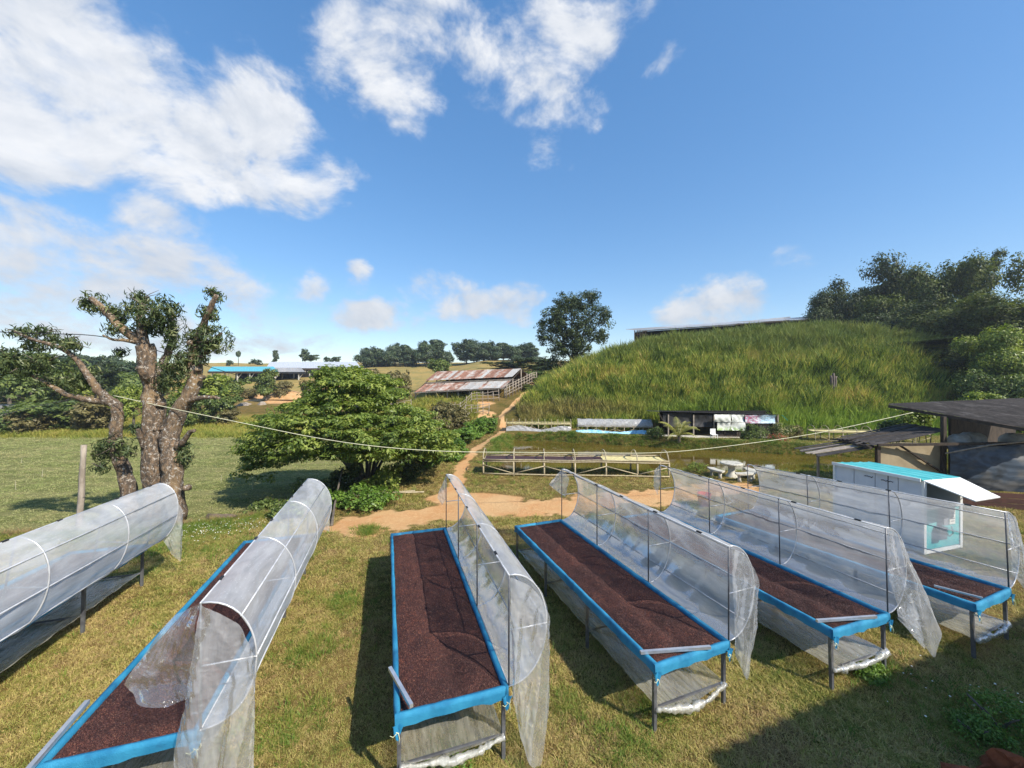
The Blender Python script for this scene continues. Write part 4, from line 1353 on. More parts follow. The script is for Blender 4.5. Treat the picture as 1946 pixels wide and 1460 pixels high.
# --- the wide spreading tree beside the road
def spreading_tree():
    D = 20.0
    base = at(690, 930, D); base.z = gz(base.x, base.y) - .05
    root = thing('spreading_tree', 'wide spreading bright green tree in tiered layers beside the dirt road', 'tree', base)
    s = D / F
    def L(px, py, o=0.0): return at(px, py, D + o) - base
    rn = random.Random(8)
    for i, (x0, tipx, tipy, o) in enumerate([(690, 560, 800, -1), (692, 500, 800, 1), (695, 640, 740, -2), (697, 700, 715, 1.5), (700, 760, 770, -1.5), (700, 830, 815, 0), (698, 800, 800, 2.5), (694, 610, 830, -3), (696, 740, 830, -3.2), (694, 540, 850, 2.5)]):
        p0 = Vector((x0 - 690, 0, 0)) * s
        q = L(tipx, tipy, o)
        m1 = L(x0 + (tipx - x0) * .18, 880, o * .2); m2 = L(x0 + (tipx - x0) * .55, 850 + (tipy - 850) * .45, o * .6)
        part('trunk' if i < 3 else 'limb', limb([tuple(p0), tuple(m1), tuple(m2), tuple(q)], .16 if i < 3 else .11, .03, 7, .1, i, 4), M['bark_grey'], root, True, False)
    lobes = []
    # outline measured in the photograph, rows of flat layers
    rows = [(700, 600, 700), (712, 585, 745), (727, 570, 775), (745, 560, 785), (765, 520, 805), (785, 490, 835), (805, 465, 855), (825, 452, 872), (845, 445, 868), (862, 448, 850)]
    g = np.random.default_rng(3)
    for (py, x0, x1) in rows:
        k = int((x1 - x0) / 34) + 1
        for j in range(k):
            px = x0 + 18 + (x1 - x0 - 36) * (j + .5) / k
            half = (x1 - x0) / 2 * s
            u = (px - (x0 + x1) / 2) / ((x1 - x0) / 2)
            dep = math.sqrt(max(0, 1 - u * u)) * half * .75
            for o in (-dep, -dep * .3, dep * .55):
                c = L(px + g.uniform(-8, 8), py + 6 * u * u + g.uniform(-6, 6) + 9 * (o < 0) * (py < 800), o + g.uniform(-.3, .3))
                lobes.append(((c.x, c.y, c.z), (.75 * g.uniform(.7, 1.2), .75 * g.uniform(.7, 1.2), .16)))
    for (px, py, o) in [(470, 900, -1), (490, 880, .4), (520, 880, -1.2), (480, 885, -1.5), (545, 875, .8), (505, 905, -.5), (850, 850, -1), (840, 862, .4), (720, 868, -3), (760, 858, -2.6), (675, 868, -3.2), (640, 850, -3)]:
        c = L(px, py, o); lobes.append(((c.x, c.y, c.z), (.6, .6, .2)))
    me = crown_mesh('crown', lobes, 1900, 34, .40, .20, .42, 17, .34, .1, 1.25, .55, .2)
    link('crown', me, LM['spread'], root)


spreading_tree()

# --- the round dark tree on the flank of the mound
def round_tree():
    D = 62.0
    x = (1088 - CX) / F * D; z = gz(x, D)
    z = min(z, H - (700 - HZ) / F * D)
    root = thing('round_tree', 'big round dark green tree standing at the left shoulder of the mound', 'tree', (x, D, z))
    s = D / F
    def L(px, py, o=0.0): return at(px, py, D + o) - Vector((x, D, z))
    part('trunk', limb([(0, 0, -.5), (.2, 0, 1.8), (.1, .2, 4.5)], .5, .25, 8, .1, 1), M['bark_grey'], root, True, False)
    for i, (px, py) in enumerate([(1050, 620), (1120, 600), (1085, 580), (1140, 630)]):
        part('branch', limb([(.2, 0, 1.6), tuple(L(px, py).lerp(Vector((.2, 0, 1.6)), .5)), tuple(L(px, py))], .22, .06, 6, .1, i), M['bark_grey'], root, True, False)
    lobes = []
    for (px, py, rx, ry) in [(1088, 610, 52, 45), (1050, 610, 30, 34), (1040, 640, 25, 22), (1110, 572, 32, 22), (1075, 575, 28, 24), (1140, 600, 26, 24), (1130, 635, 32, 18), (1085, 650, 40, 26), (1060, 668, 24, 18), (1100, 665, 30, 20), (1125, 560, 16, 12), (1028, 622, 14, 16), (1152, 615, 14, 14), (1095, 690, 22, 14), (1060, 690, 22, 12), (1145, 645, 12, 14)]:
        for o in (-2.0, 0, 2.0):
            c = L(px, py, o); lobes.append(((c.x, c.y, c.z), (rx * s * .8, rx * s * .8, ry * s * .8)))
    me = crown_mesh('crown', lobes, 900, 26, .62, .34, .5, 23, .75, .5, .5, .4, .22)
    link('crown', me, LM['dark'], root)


round_tree()
# --- dark trees and bamboo on the right, behind the mound
RT = [
    # px, ytop, wpx, d, kind, shape, label
    (1592, 548, 90, 66, 'dark', 'round', 'small dark tree at the left end of the wooded slope, right of the long roof'),
    (1655, 525, 120, 68, 'dark', 'round', 'dark rounded tree second in the wooded slope, above the grass crest'),
    (1712, 488, 130, 66, 'dark', 'round', 'tall dark dome shaped tree with a brownish top over the mound'),
    (1772, 505, 110, 62, 'bamboo', 'bamboo', 'loose feathery bamboo right of the dome shaped tree'),
    (1838, 488, 130, 56, 'bamboo', 'bamboo', 'tall green bamboo clump with an arching leafy plume at the top right'),
    (1915, 545, 120, 58, 'dark', 'round', 'dark tree at the right edge of the picture, below the sky'),
    (1640, 600, 110, 58, 'dark', 'bush', 'dark thicket under the small tree at the end of the long roof'),
    (1715, 585, 140, 56, 'dark', 'round', 'dark tree in the middle tier of the wooded slope'),
    (1800, 570, 150, 50, 'bamboo', 'round', 'drooping dark green tree below the bamboo plume'),
    (1890, 575, 150, 46, 'bamboo', 'round', 'mid green leafy tree near the right edge, below the dark tree'),
    (1745, 645, 150, 48, 'dark', 'bush', 'black green thicket at the foot of the wooded slope'),
    (1835, 650, 150, 43, 'dark', 'bush', 'dark bush beside the fresh grass at the foot of the mound'),
    (1925, 620, 130, 38, 'bright', 'round', 'yellow green sunlit tree at the right edge above the shed'),
    (1890, 680, 120, 36, 'mid', 'bush', 'leafy green bush just behind the shed roof'),
    (1688, 545, 110, 60, 'bamboo', 'round', 'olive green tree filling the gap left of the dome shaped tree, lower down'),
    (1765, 590, 130, 53, 'dark', 'round', 'dark tree just below the feathery bamboo on the wooded slope'),
    (1868, 600, 130, 48, 'dark', 'round', 'dark tree under the arching plume at the right'),
    (1785, 690, 110, 45, 'bamboo', 'bush', 'olive bush at the lower left foot of the wooded slope, touching the cane grass'),
    (1990, 600, 160, 44, 'mid', 'round', 'tree half out of the picture at the right edge'),
    (1965, 690, 130, 34, 'mid', 'bush', 'bush at the right edge behind the shed'),
]
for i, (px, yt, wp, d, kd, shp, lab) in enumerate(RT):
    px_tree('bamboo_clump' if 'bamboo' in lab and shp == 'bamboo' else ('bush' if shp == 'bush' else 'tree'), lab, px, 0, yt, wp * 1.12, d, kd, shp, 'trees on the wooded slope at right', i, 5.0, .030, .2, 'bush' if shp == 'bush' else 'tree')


def plume():
    d = 56; b = at(1868, 640, d); b.z = gz(b.x, b.y)
    root = thing('bamboo_plume', 'single arching bamboo plume rising highest at the right', 'bamboo', b)
    pts = [at(1868, 640, d) - b, at(1868, 570, d) - b, at(1880, 520, d) - b, at(1900, 482, d) - b]
    part('culm', limb([tuple(p) for p in pts], .09, .03, 6, .05, 3), M['bark_grey'], root, True, False)
    lobes = []
    for t in range(9):
        p = lerp_poly([tuple(q) for q in pts], .3 + .7 * t / 8)
        lobes.append(((p.x, p.y, p.z), (1.5 - .09 * t, 1.3 - .08 * t, 1.0)))
    link('crown', crown_mesh('crown', lobes, 190, 20, .45, .36, .3, 9, .7, .2, .5, .7), LM['bamboo'], root)


plume()

# --- pines and other trees along the far ridge
RIDGE = [(706, 668, 26), (718, 672, 22), (735, 670, 26), (752, 664, 22), (771, 662, 20), (790, 666, 28), (812, 658, 26), (830, 658, 30), (846, 668, 20), (884, 655, 30), (900, 664, 20), (920, 656, 30), (936, 660, 26), (955, 660, 28), (975, 662, 26), (996, 664, 26), (1012, 668, 24)]
ORD = ['first', 'second', 'third', 'fourth', 'fifth', 'sixth', 'seventh', 'eighth', 'ninth', 'tenth', 'eleventh', 'twelfth', 'thirteenth', 'fourteenth', 'fifteenth', 'sixteenth', 'seventeenth']
for i, (px, yt, wp) in enumerate(RIDGE):
    px_tree('ridge_tree', ORD[i] + ' dark tree from the left in the row along the far ridge', px, 0, yt - 7 - 2 * (i % 4), wp * 1.9, 143 + (i * 7) % 14, 'pine', 'pine' if i % 3 == 1 else 'round', 'pines along the far ridge', i, 2.6, .05, 3.2)
for px, yt, wp, lab, shp in [(453, 667, 10, 'lone small tree with a bare stem, leftmost on the bare ridge', 'top'), (524, 664, 16, 'slender tree on the bare ridge above the blue roof', 'tall'), (580, 664, 20, 'leaning pair of tree crowns on the ridge above the white roof', 'tall'), (592, 672, 22, 'low rounded tree on the ridge above the white roof', 'round'), (488, 680, 18, 'small pale bush on the ridge between the slender tree and the lone tree', 'bush'), (625, 676, 18, 'low bush on the ridge above the right end of the white roof', 'bush'), (640, 676, 12, 'smallest round tree on the ridge right of the white roof', 'round'), (437, 682, 12, 'thin scrubby bush at the left end of the bare ridge', 'bush')]:
    px_tree('ridge_tree' if shp != 'bush' else 'ridge_bush', lab, px, 0, yt, wp * 1.3, 150, 'pine', shp, None, int(px), .8, .09, .2, 'bush' if shp == 'bush' else 'tree')

# dark hedge between the ridge pines and the mound, and scrub by the barn
for i, (px, yt, wp, d, kd, lab) in enumerate([
    (965, 684, 70, 100, 'dark', 'dark hedge below the ridge pines, left part'), (1012, 676, 70, 90, 'dark', 'dark hedge between the barn roof and the round tree'), (1040, 690, 60, 78, 'dark', 'dark scrub at the foot of the round tree'),
    (1020, 700, 50, 62, 'mid', 'scrub bush just right of the barn gable'), (1035, 715, 44, 56, 'mid', 'green bush on the bank right of the barn fence'), (1010, 728, 34, 53, 'mid', 'small bush beside the path above the barn fence'), (1060, 690, 60, 62, 'dark', 'dark thicket under the left side of the round tree'),
    (838, 678, 46, 78, 'mid', 'leafy tree directly behind the left end of the barn roof'), (715, 690, 44, 62, 'dry', 'greyish half bare shrub right of the white roof'), (745, 690, 46, 60, 'dry', 'brownish shrub on the slope left of the barn'), (768, 700, 30, 64, 'dry', 'thin brownish sapling left of the barn roof'), (700, 705, 34, 56, 'mid', 'green shrub behind the top of the spreading tree'),
    (850, 748, 55, 40, 'dry', 'olive shrub in front of the barn, above the spreading tree'), (868, 765, 50, 36, 'dry', 'tall dry weedy bush in front of the barn rails'), (900, 790, 46, 33, 'bank', 'green bush left of the path below the barn'), (880, 805, 50, 30, 'bank', 'leafy green bush between the spreading tree and the path'), (925, 785, 40, 36, 'bank', 'small bush on the left edge of the path'),
    (860, 830, 50, 24, 'bank', 'low leafy weed patch left of the path, right of the spreading tree'), (830, 770, 40, 30, 'dry', 'brown bush at the right shoulder of the spreading tree')]):
    px_tree('shrub', lab, px, 0, yt, wp * 1.2, d, kd, 'bush' if d < 70 or kd == 'dark' else 'round', None, i + 3, 1.3, .075, .1, 'shrub')

# --- trees beyond the field at the left
LT = [
    (20, 655, 110, 60, 'mid', 'round', 'tall green tree at the far left edge beyond the field'),
    (90, 665, 100, 66, 'mid', 'round', 'green tree behind the left limbs of the lopped tree'),
    (60, 700, 90, 52, 'mid', 'round', 'dark tree beyond the grey roof at far left'),
    (130, 695, 80, 56, 'bright', 'round', 'mid green tree between the lopped limbs and the field'),
    (180, 690, 80, 62, 'dark', 'round', 'dark tree beyond the field, left of the lopped trunk'),
    (215, 672, 40, 92, 'pine', 'tall', 'narrow hazy tree on the slope left of the lopped trunk'),
    (190, 676, 30, 96, 'pine', 'tall', 'second narrow hazy tree on the left slope'),
    (240, 680, 60, 88, 'pine', 'round', 'hazy tree seen between the limbs of the lopped tree'),
    (160, 672, 40, 98, 'pine', 'tall', 'hazy upright tree over the left woods'),
    (120, 668, 60, 100, 'pine', 'round', 'broad hazy tree over the left woods'),
    (30, 760, 120, 44, 'mid', 'bush', 'dark bush beside the grey roof at far left'),
    (110, 745, 120, 46, 'mid', 'bush', 'wide bush along the far edge of the field, left part'),
    (180, 748, 80, 45, 'dry', 'bush', 'olive brown bush along the far edge of the field'),
    (252, 720, 56, 44, 'bright', 'round', 'bright yellow green sapling left of the lopped trunk'),
    (60, 770, 60, 43, 'dry', 'bush', 'grey brown twiggy bush in front of the grey roof'),
    (385, 705, 100, 52, 'bright', 'round', 'bushy yellow green tree right of the lopped trunk, below the blue roof'),
    (430, 715, 60, 60, 'mid', 'round', 'leafy tree under the left end of the blue roof'),
    (410, 738, 60, 50, 'mid', 'bush', 'green bush right of the lopped trunk above the field'),
    (340, 740, 60, 47, 'mid', 'bush', 'bush glimpsed between the two lopped boles'),
    (505, 700, 50, 70, 'mid', 'tall', 'grey green tree standing in front of the blue roof'),
    (535, 715, 30, 72, 'dry', 'bush', 'dry bush under the white roof'),
    (470, 735, 36, 74, 'dry', 'bush', 'dry bush on the slope below the blue roof'),
    (300, 690, 60, 80, 'pine', 'round', 'dark tree behind the lopped trunk on the far slope'),
    (430, 768, 40, 50, 'dry', 'bush', 'reddish dry bush beside the orange earth'),
    (590, 715, 34, 66, 'dry', 'bush', 'dry bush on the slope right of the blue roof'),
]
for i, (px, yt, wp, d, kd, shp, lab) in enumerate(LT):
    px_tree('bush' if shp == 'bush' else 'tree', lab, px, 0, yt, wp * 1.15, d, kd, shp, None, i + 1, 1.4, .07, .2, 'bush' if shp == 'bush' else 'tree')

# hazy woodland filling the valley far left
g_ = np.random.default_rng(77)
lob = []
for k in range(60):
    d = g_.uniform(70, 118); px = g_.uniform(-120, 300)
    x = (px - CX) / F * d; z = gz(x, d)
    lob.append(((x, d, z + 1.6), (g_.uniform(2.2, 4), g_.uniform(2, 3.5), g_.uniform(1.6, 3.4))))
o = link('far_woodland', crown_mesh('far_woodland', lob, 1700, 16, 1.1, .8, .5, 5, .7, .55, .5, .3), LM['mid'])
tag(o, 'hazy woodland on the far left slope', 'woodland', None, 'stuff')

# --- undergrowth round the foot of the spreading tree and along the bank
def bush(label, px, py, wpx, hpx, kind, seed, d=None, leaf=.10, n=120, asp=.5):
    z = 0
    dd = d or H * F / (py - HZ)
    x = (px - CX) / F * dd; z = gz(x, dd); s = dd / F
    root = thing('shrub', label, 'shrub', (x, dd, z))
    r = np.random.default_rng(seed)
    w, h = wpx * s, hpx * s
    lobes = [((0, 0, h * .45), (w * .4, w * .35, h * .42))] + [((r.uniform(-.38, .38) * w, r.uniform(-.3, .3) * w, r.uniform(.25, .8) * h), (w * .16, w * .16, h * .2)) for _ in range(6)]
    link('foliage', crown_mesh('foliage', lobes, n, 16, max(.12, w * .09), leaf, asp, seed, .7, .35, .6, .4), LM[kind], root)
    for i in range(4):
        a = r.uniform(0, 6.28)
        part('stem', limb([(0, 0, -.05), (math.cos(a) * w * .12, math.sin(a) * w * .1, h * .35), (math.cos(a) * w * .3, math.sin(a) * w * .25, h * .8)], .025, .008, 5, .1, i), M['bark_grey'], root, True, False)
    return root


for i, a in enumerate([
    ('low bright green leafy shrub at the road edge under the spreading tree', 700, 968, 110, 46, 'bank'),
    ('dark bush on the right under the spreading tree', 775, 915, 80, 60, 'dark'),
    ('dark bush under the middle of the spreading tree', 655, 930, 70, 70, 'dark'),
    ('olive bush with drooping leaves under the left of the spreading tree', 590, 925, 90, 70, 'mid'),
    ('spindly shrub with curling twigs on the bank between the two left tables', 505, 965, 80, 58, 'mid'),
    ('small dark shrub on the bank left of the second table', 545, 985, 60, 40, 'mid'),
    ('bright shrub right of the trunks of the spreading tree', 735, 930, 60, 50, 'bright'),
    ('low leafy weed clump on the bank by the dirt road', 640, 965, 60, 34, 'bank'),
    ('leafy weed bed on the right under the spreading tree crown', 815, 890, 60, 40, 'bank'),
]):
    bush(*a[:5], a[5], 300 + i, None, .12, 170)
for i, a in enumerate([
    ('broad leafed green weed in the shade at the bottom right corner', 1900, 1385, 150, 60, 'bank'),
    ('second broad leafed weed at the bottom right, nearer the red earth', 1850, 1400, 90, 36, 'bank'),
    ('green weed tuft by the feet of the second table from the right', 1655, 1290, 60, 26, 'bank'),
    ('sprouting green weeds under the near end of the middle table', 850, 1452, 120, 26, 'bank'),
]):
    bush(*a[:5], a[5], 340 + i, None, .05, 120, .35)


# --- banana-like leaves at the foot of the spreading tree, and the small coconut palm
def frond_leaf(mb, p, q, droop, w, n=8):
    p, q = Vector(p), Vector(q); t = (q - p); side = t.cross(Vector((0, 0, 1)))
    side = side.normalized() if side.length > 1e-6 else Vector((1, 0, 0))
    rows = []
    for i in range(n + 1):
        a = i / n
        c = p + t * a + Vector((0, 0, -droop * a * a))
        ww = w * math.sin(math.pi * (a * .92 + .06)) ** .7
        rows.append([c - side * ww + Vector((0, 0, -.25 * ww)), c, c + side * ww + Vector((0, 0, -.25 * ww))])
    mb.grid(rows); return mb


def banana(label, px, py, d, h, n, seed):
    x = (px - CX) / F * d; z = gz(x, d); rn = random.Random(seed)
    root = thing('banana_plant', label, 'plant', (x, d, z))
    part('stem', limb([(0, 0, -.1), (.05, 0, h * .3), (.02, 0, h * .5)], .12, .07, 8, .05, seed), M['bark_grey'], root, True, False)
    for i in range(n):
        a = 6.283 * i / n + rn.uniform(-.3, .3); l = h * rn.uniform(.55, .8)
        mb = frond_leaf(MB(), (0, 0, h * .45), (math.cos(a) * l * .8, math.sin(a) * l * .8, h * .45 + l * rn.uniform(.3, .8)), l * .5, .17)
        part('leaf', mb, BAN, root, True, False)


def flat_leaf_mat(name, c1, c2, tr=.3):
    m, N, b = new_mat(name)
    tc = N.node('ShaderNodeTexCoord'); n = N.noise(tc.outputs['Object'], 3, 4, .6)
    col = N.mix(N.rng(n, .35, .65), c1, c2)
    N.l.new(col, b.inputs['Base Color']); b.inputs['Roughness'].default_value = .4
    t = N.node('ShaderNodeBsdfTranslucent'); N.l.new(N.mix(1.0, col, (1.2, 1.3, .6), 'MULTIPLY'), t.inputs[0])
    mx = N.node('ShaderNodeMixShader', {0: tr, 1: b.outputs[0], 2: t.outputs[0]}); N.l.new(mx.outputs[0], N.n['Material Output'].inputs[0])
    return m


BAN = flat_leaf_mat('broad_leaf', (.05, .095, .02), (.10, .16, .035))
PALM = flat_leaf_mat('palm_leaf', (.24, .26, .055), (.42, .38, .11))
banana('broad leaved banana plant under the left of the spreading tree', 640, 925, 18.8, 2.0, 8, 1)
banana('banana plant beside the trunks of the spreading tree', 668, 935, 18.2, 1.7, 7, 2)
banana('small banana plant at the right side of the spreading tree', 858, 800, 30, 1.6, 6, 3)


def palm():
    d = 31.2; x = (1290 - CX) / F * d; z = gz(x, d); rn = random.Random(3)
    root = thing('coconut_palm', 'small coconut palm on the pond bank before the black hut', 'palm', (x, d, z))
    part('trunk', limb([(0, 0, -.1), (.02, 0, .25), (.0, 0, .5)], .17, .10, 9, .08, 2), M['bark'], root, True, False)
    for i in range(13):
        a = 6.283 * i / 13 + rn.uniform(-.2, .2); up = rn.uniform(.9, 2.0); l = rn.uniform(1.7, 2.3)
        mb = MB()
        P = [Vector((math.cos(a) * l * t * .75, math.sin(a) * l * t * .75, .45 + up * l * t * .75 - l * .75 * t * t)) for t in [k / 10 for k in range(11)]]
        mb.tube(P, [.02 - .0016 * k for k in range(11)], 4)
        for k in range(1, 11):
            t = (P[k] - P[k - 1]).normalized(); sd = t.cross(Vector((0, 0, 1))).normalized()
            for sg in (-1, 1):
                for o in (0, .5):
                    c = P[k - 1].lerp(P[k], o); ln = .42 * math.sin(math.pi * (k / 11) ** .7) + .06
                    tip = c + sd * sg * ln * .8 + t * ln * .5 + Vector((0, 0, -ln * .35)); n_ = t * .034
                    mb.add([c - n_, c + n_, tip], [(0, 1, 2)])
        part('frond', mb, PALM, root, False, False)


palm()
# ------------------------------------------------------------------ timber, sheets, bamboo
M['wood_grey'] = pmat('weathered_wood', (.36, .31, .255), (.24, .20, .16), 7, .9, 0, .5, 25, (1, 1, .3))
M['wood_dark'] = pmat('dark_wood', (.065, .048, .035), (.035, .027, .021), 7, .85, 0, .5, 20, (1, 1, .3))
M['bamboo_dry'] = pmat('dry_bamboo', (.42, .36, .235), (.29, .24, .15), 9, .6, 0, .2, 20, (1, 1, 1), rnd=.15)
M['mat_yellow'] = pmat('drying_mat', (.62, .54, .26), (.52, .45, .20), 14, .8, 0, .3, 60)
M['black_sheet'] = pmat('black_sheet', (.014, .014, .016), (.03, .03, .03), 3, .55, 0, .5, 6)
M['tin'] = pmat('grey_tin', (.44, .44, .43), (.32, .31, .29), 5, .55, .2, .2, 12, c3=(.36, .26, .19), rnd=.14)
M['tin_rust'] = pmat('rusty_tin', (.17, .078, .052), (.25, .14, .10), 3.2, .85, 0, .25, 12, c3=(.36, .31, .27), rnd=.28)
M['tin_mixed'] = pmat('half_rusted_tin', (.36, .33, .30), (.25, .11, .07), 1.6, .75, .1, .25, 12, c3=(.42, .41, .39), rnd=.2)
M['tin_dark'] = pmat('dark_fibre_sheet', (.055, .047, .042), (.03, .026, .024), 4, .9, 0, .6, 14, c3=(.10, .09, .082), rnd=.18)
M['roof_blue'] = pmat('blue_roof', (.10, .48, .56), (.08, .42, .50), 3, .45, .1)
M['roof_white'] = pmat('white_roof', (.56, .58, .61), (.44, .47, .51), 2, .5, .1)
M['dark'] = pmat('shade_dark', (.010, .0095, .009), None, 4, .9)  # near-black wall colour: the shade under the roofs is painted in
M['concrete'] = pmat('pale_concrete', (.58, .55, .48), (.44, .41, .35), 7, .85, 0, .3, 30)
M['terrazzo'] = pmat('pale_stone', (.58, .55, .47), (.44, .42, .35), 12, .6, 0, .15, 40, c3=(.26, .25, .20))
M['plastic_grey'] = film_mat('grey_sheeting', .72, .94, (.60, .60, .60), (1, 1, 1), .3, .3, .5, dirt=(.38, .36, .34), back=.35)
M['blue_tarp'] = pmat('crumpled_blue_tarp', (.16, .44, .62), (.40, .66, .80), 3, .5, 0, .8, 6)
M['cream'] = pmat('tan_board', (.36, .29, .18), (.29, .23, .14), 2.5, .85, 0, .15, 10)


def wall_sheets(root, a, b, c, d, n, mats, amp=.018, name='roof_sheet', th=.012, ribs=5, seed=1, lap=.03):
    """a..b along the top, d..c along the bottom; n corrugated sheets side by side, each a part"""
    rn = random.Random(seed)
    a, b, c, d = map(Vector, (a, b, c, d))
    nrm = (b - a).cross(d - a).normalized()
    if nrm.z < 0: nrm = -nrm
    for i in range(n):
        t0 = i / n - (lap / n if i else 0); t1 = (i + 1) / n
        o = nrm * (.010 * (i % 2) + rn.uniform(0, .012))
        e = rn.uniform(-.05, .05)
        P = []
        for k in range(ribs * 2 + 1):
            t = t0 + (t1 - t0) * k / (ribs * 2)
            w = nrm * (amp * (1 if k % 2 else -1))
            top = a.lerp(b, t); bot = d.lerp(c, t); dv = (bot - top).normalized()
            P.append([top + w + o, top.lerp(bot, .5) + w + o, bot + dv * e + w + o])
        mb = MB(); mb.grid(P)
        m = mats[rn.randrange(len(mats))] if not callable(mats) else mats(i / n, rn)
        part(name, mb, m, root, False)


# ------------------------------------------------------------------ the cattle barn
def barn():
    A = Vector((-13.6, 53.6, 3.3)); B = Vector((-1.05, 48.8, 4.0))
    back = Vector((4.6, 8.4, 0)); C = B + back; Dd = A + back
    root = thing('cattle_barn', 'long open cattle barn with rusty corrugated roof in two tiers', 'barn', (B.x, B.y, gz(B.x, B.y)))
    rA = A + back * .5 + Vector((0, 0, 2.95)); rB = B + back * .5 + Vector((0, 0, 2.55))
    def slope(p, r, t, dz=0): return p.lerp(r, t) + Vector((0, 0, dz))
    rusty = [M['tin_rust'], M['tin_rust'], M['tin_mixed'], M['tin_mixed'], M['tin_rust'], M['tin']]
    wall_sheets(root, rA, rB, slope(B, rB, .46, .22), slope(A, rA, .46, .22), 22, lambda t, r: M['tin'] if t > .95 or r.random() < .18 else rusty[r.randrange(5)], .02, seed=3, ribs=4)
    wall_sheets(root, slope(A, rA, .52, -.28), slope(B, rB, .52, -.28), B, A, 22, lambda t, r: (M['tin'] if r.random() < .85 else M['tin_mixed']) if t > .52 else rusty[r.randrange(5)], .02, seed=8, ribs=4)
    eC = C + Vector((0, 0, .9)); eD = Dd + Vector((0, 0, .9))
    wall_sheets(root, rB, rA, eD, eC, 12, [M['tin'], M['tin_rust'], M['tin_mixed']], .02, seed=5, ribs=2)
    # frame
    def foot(p): return Vector((p.x, p.y, gz(p.x, p.y) - .15))
    for k in range(9):
        t = k / 8
        for p, r, q, tt in ((A, rA, B, .06), (A, rA, B, .5)):
            x = slope(A, rA, tt).lerp(slope(B, rB, tt), t)
            mb = MB(); mb.tube([foot(x), x + Vector((0, 0, -.12))], [.10, .085], 6, True, .1); part('post', mb, M['wood_grey'], root, True)
        x = eC.lerp(eD, t) + Vector((-.25, -.3, 0)); mb = MB(); mb.tube([foot(x), x], [.09, .08], 6); part('post', mb, M['wood_grey'], root, True)
        x = rA.lerp(rB, t); mb = MB(); mb.tube([foot(x), x + Vector((0, 0, -.1))], [.09, .08], 6); part('post', mb, M['wood_grey'], root, True)
    for p, q in ((A, B), (slope(A, rA, .46), slope(B, rB, .46)), (rA, rB), (eC, eD)):
        mb = MB(); mb.beam(p + Vector((0, 0, -.10)), q + Vector((0, 0, -.10)), .12); part('beam', mb, M['wood_grey'], root)
    for t in (0, .25, .5, .75, 1):
        e = A.lerp(B, t); r = rA.lerp(rB, t); b2 = eD.lerp(eC, t)
        for p, q in ((e, r), (r, b2), (slope(e, r, .46), e.lerp(r, .46) + back * .42)):
            mb = MB(); mb.beam(p + Vector((0, 0, -.16)), q + Vector((0, 0, -.16)), .09); part('rafter', mb, M['wood_dark'], root)
    # low inner wall and rails along the gable end
    fA, fB, fC = foot(A) , foot(B), foot(eC)
    mb = MB(); p = A.lerp(B, .02) + back * .6; q = A.lerp(B, .98) + back * .6
    mb.beam(Vector((p.x, p.y, 3.6)), Vector((q.x, q.y, 4.0)), .08, 2.4); part('back_boarding', mb, M['wood_dark'], root)
    rn = random.Random(2)
    for k in range(12):
        t = k / 11; x = (B + Vector((.35, -.2, 0))).lerp(eC + Vector((.1, 0, 0)), t); f = foot(x)
        mb = MB(); mb.tube([f, f + Vector((rn.uniform(-.06, .06), 0, 1.75 + rn.uniform(-.15, .35)))], .07, 6); part('fence_post', mb, M['wood_grey'], root, True)
    for hh in (.45, .85, 1.25, 1.6):
        pts = []
        for k in range(7):
            x = (B + Vector((.3, -.25, 0))).lerp(eC + Vector((.1, 0, 0)), k / 6); f = foot(x); pts.append(f + Vector((0, 0, hh + .15 + rn.uniform(-.06, .06))))
        mb = MB(); mb.tube(pts, .045, 5); part('rail', mb, M['wood_grey'], root, True)


barn()


def rail_fence(label, p, q, n, hs, seed=1, r=.05, extra=0.0, name='rail_fence'):
    rn = random.Random(seed)
    p = Vector(p); q = Vector(q)
    root = thing(name, label, 'fence', (p.x, p.y, gz(p.x, p.y)))
    tops = []
    for k in range(n):
        t = k / (n - 1); x = p.lerp(q, t); z = gz(x.x, x.y)
        h = max(hs) + rn.uniform(.05, .35) + extra
        mb = MB(); mb.tube([(x.x, x.y, z - .2), (x.x + rn.uniform(-.06, .06), x.y, z + h)], [r * 1.1, r * .8], 6, True, .1, rn); part('post', mb, M['wood_grey'], root, True)
    for h in hs:
        pts = []
        for k in range(n):
            x = p.lerp(q, k / (n - 1)); pts.append((x.x, x.y - .06, gz(x.x, x.y) + h + rn.uniform(-.07, .07)))
        mb = MB(); mb.tube(pts, r * .7, 5); part('rail', mb, M['wood_grey'], root, True)
    return root


rail_fence('cattle pen fence of rough rails along the front of the barn', (-8.2, 45.8, 0), (-1.6, 47.6, 0), 11, (.4, .8, 1.15), 3)
rail_fence('lower cattle pen fence in front of the barn, above the spreading tree', (-7.6, 41.8, 0), (-2.6, 43.0, 0), 9, (.35, .75, 1.1), 4)
rail_fence('pale rail fence on the slope left of the barn', (-19.5, 51, 0), (-13.2, 50.5, 0), 8, (.5, .95), 5)

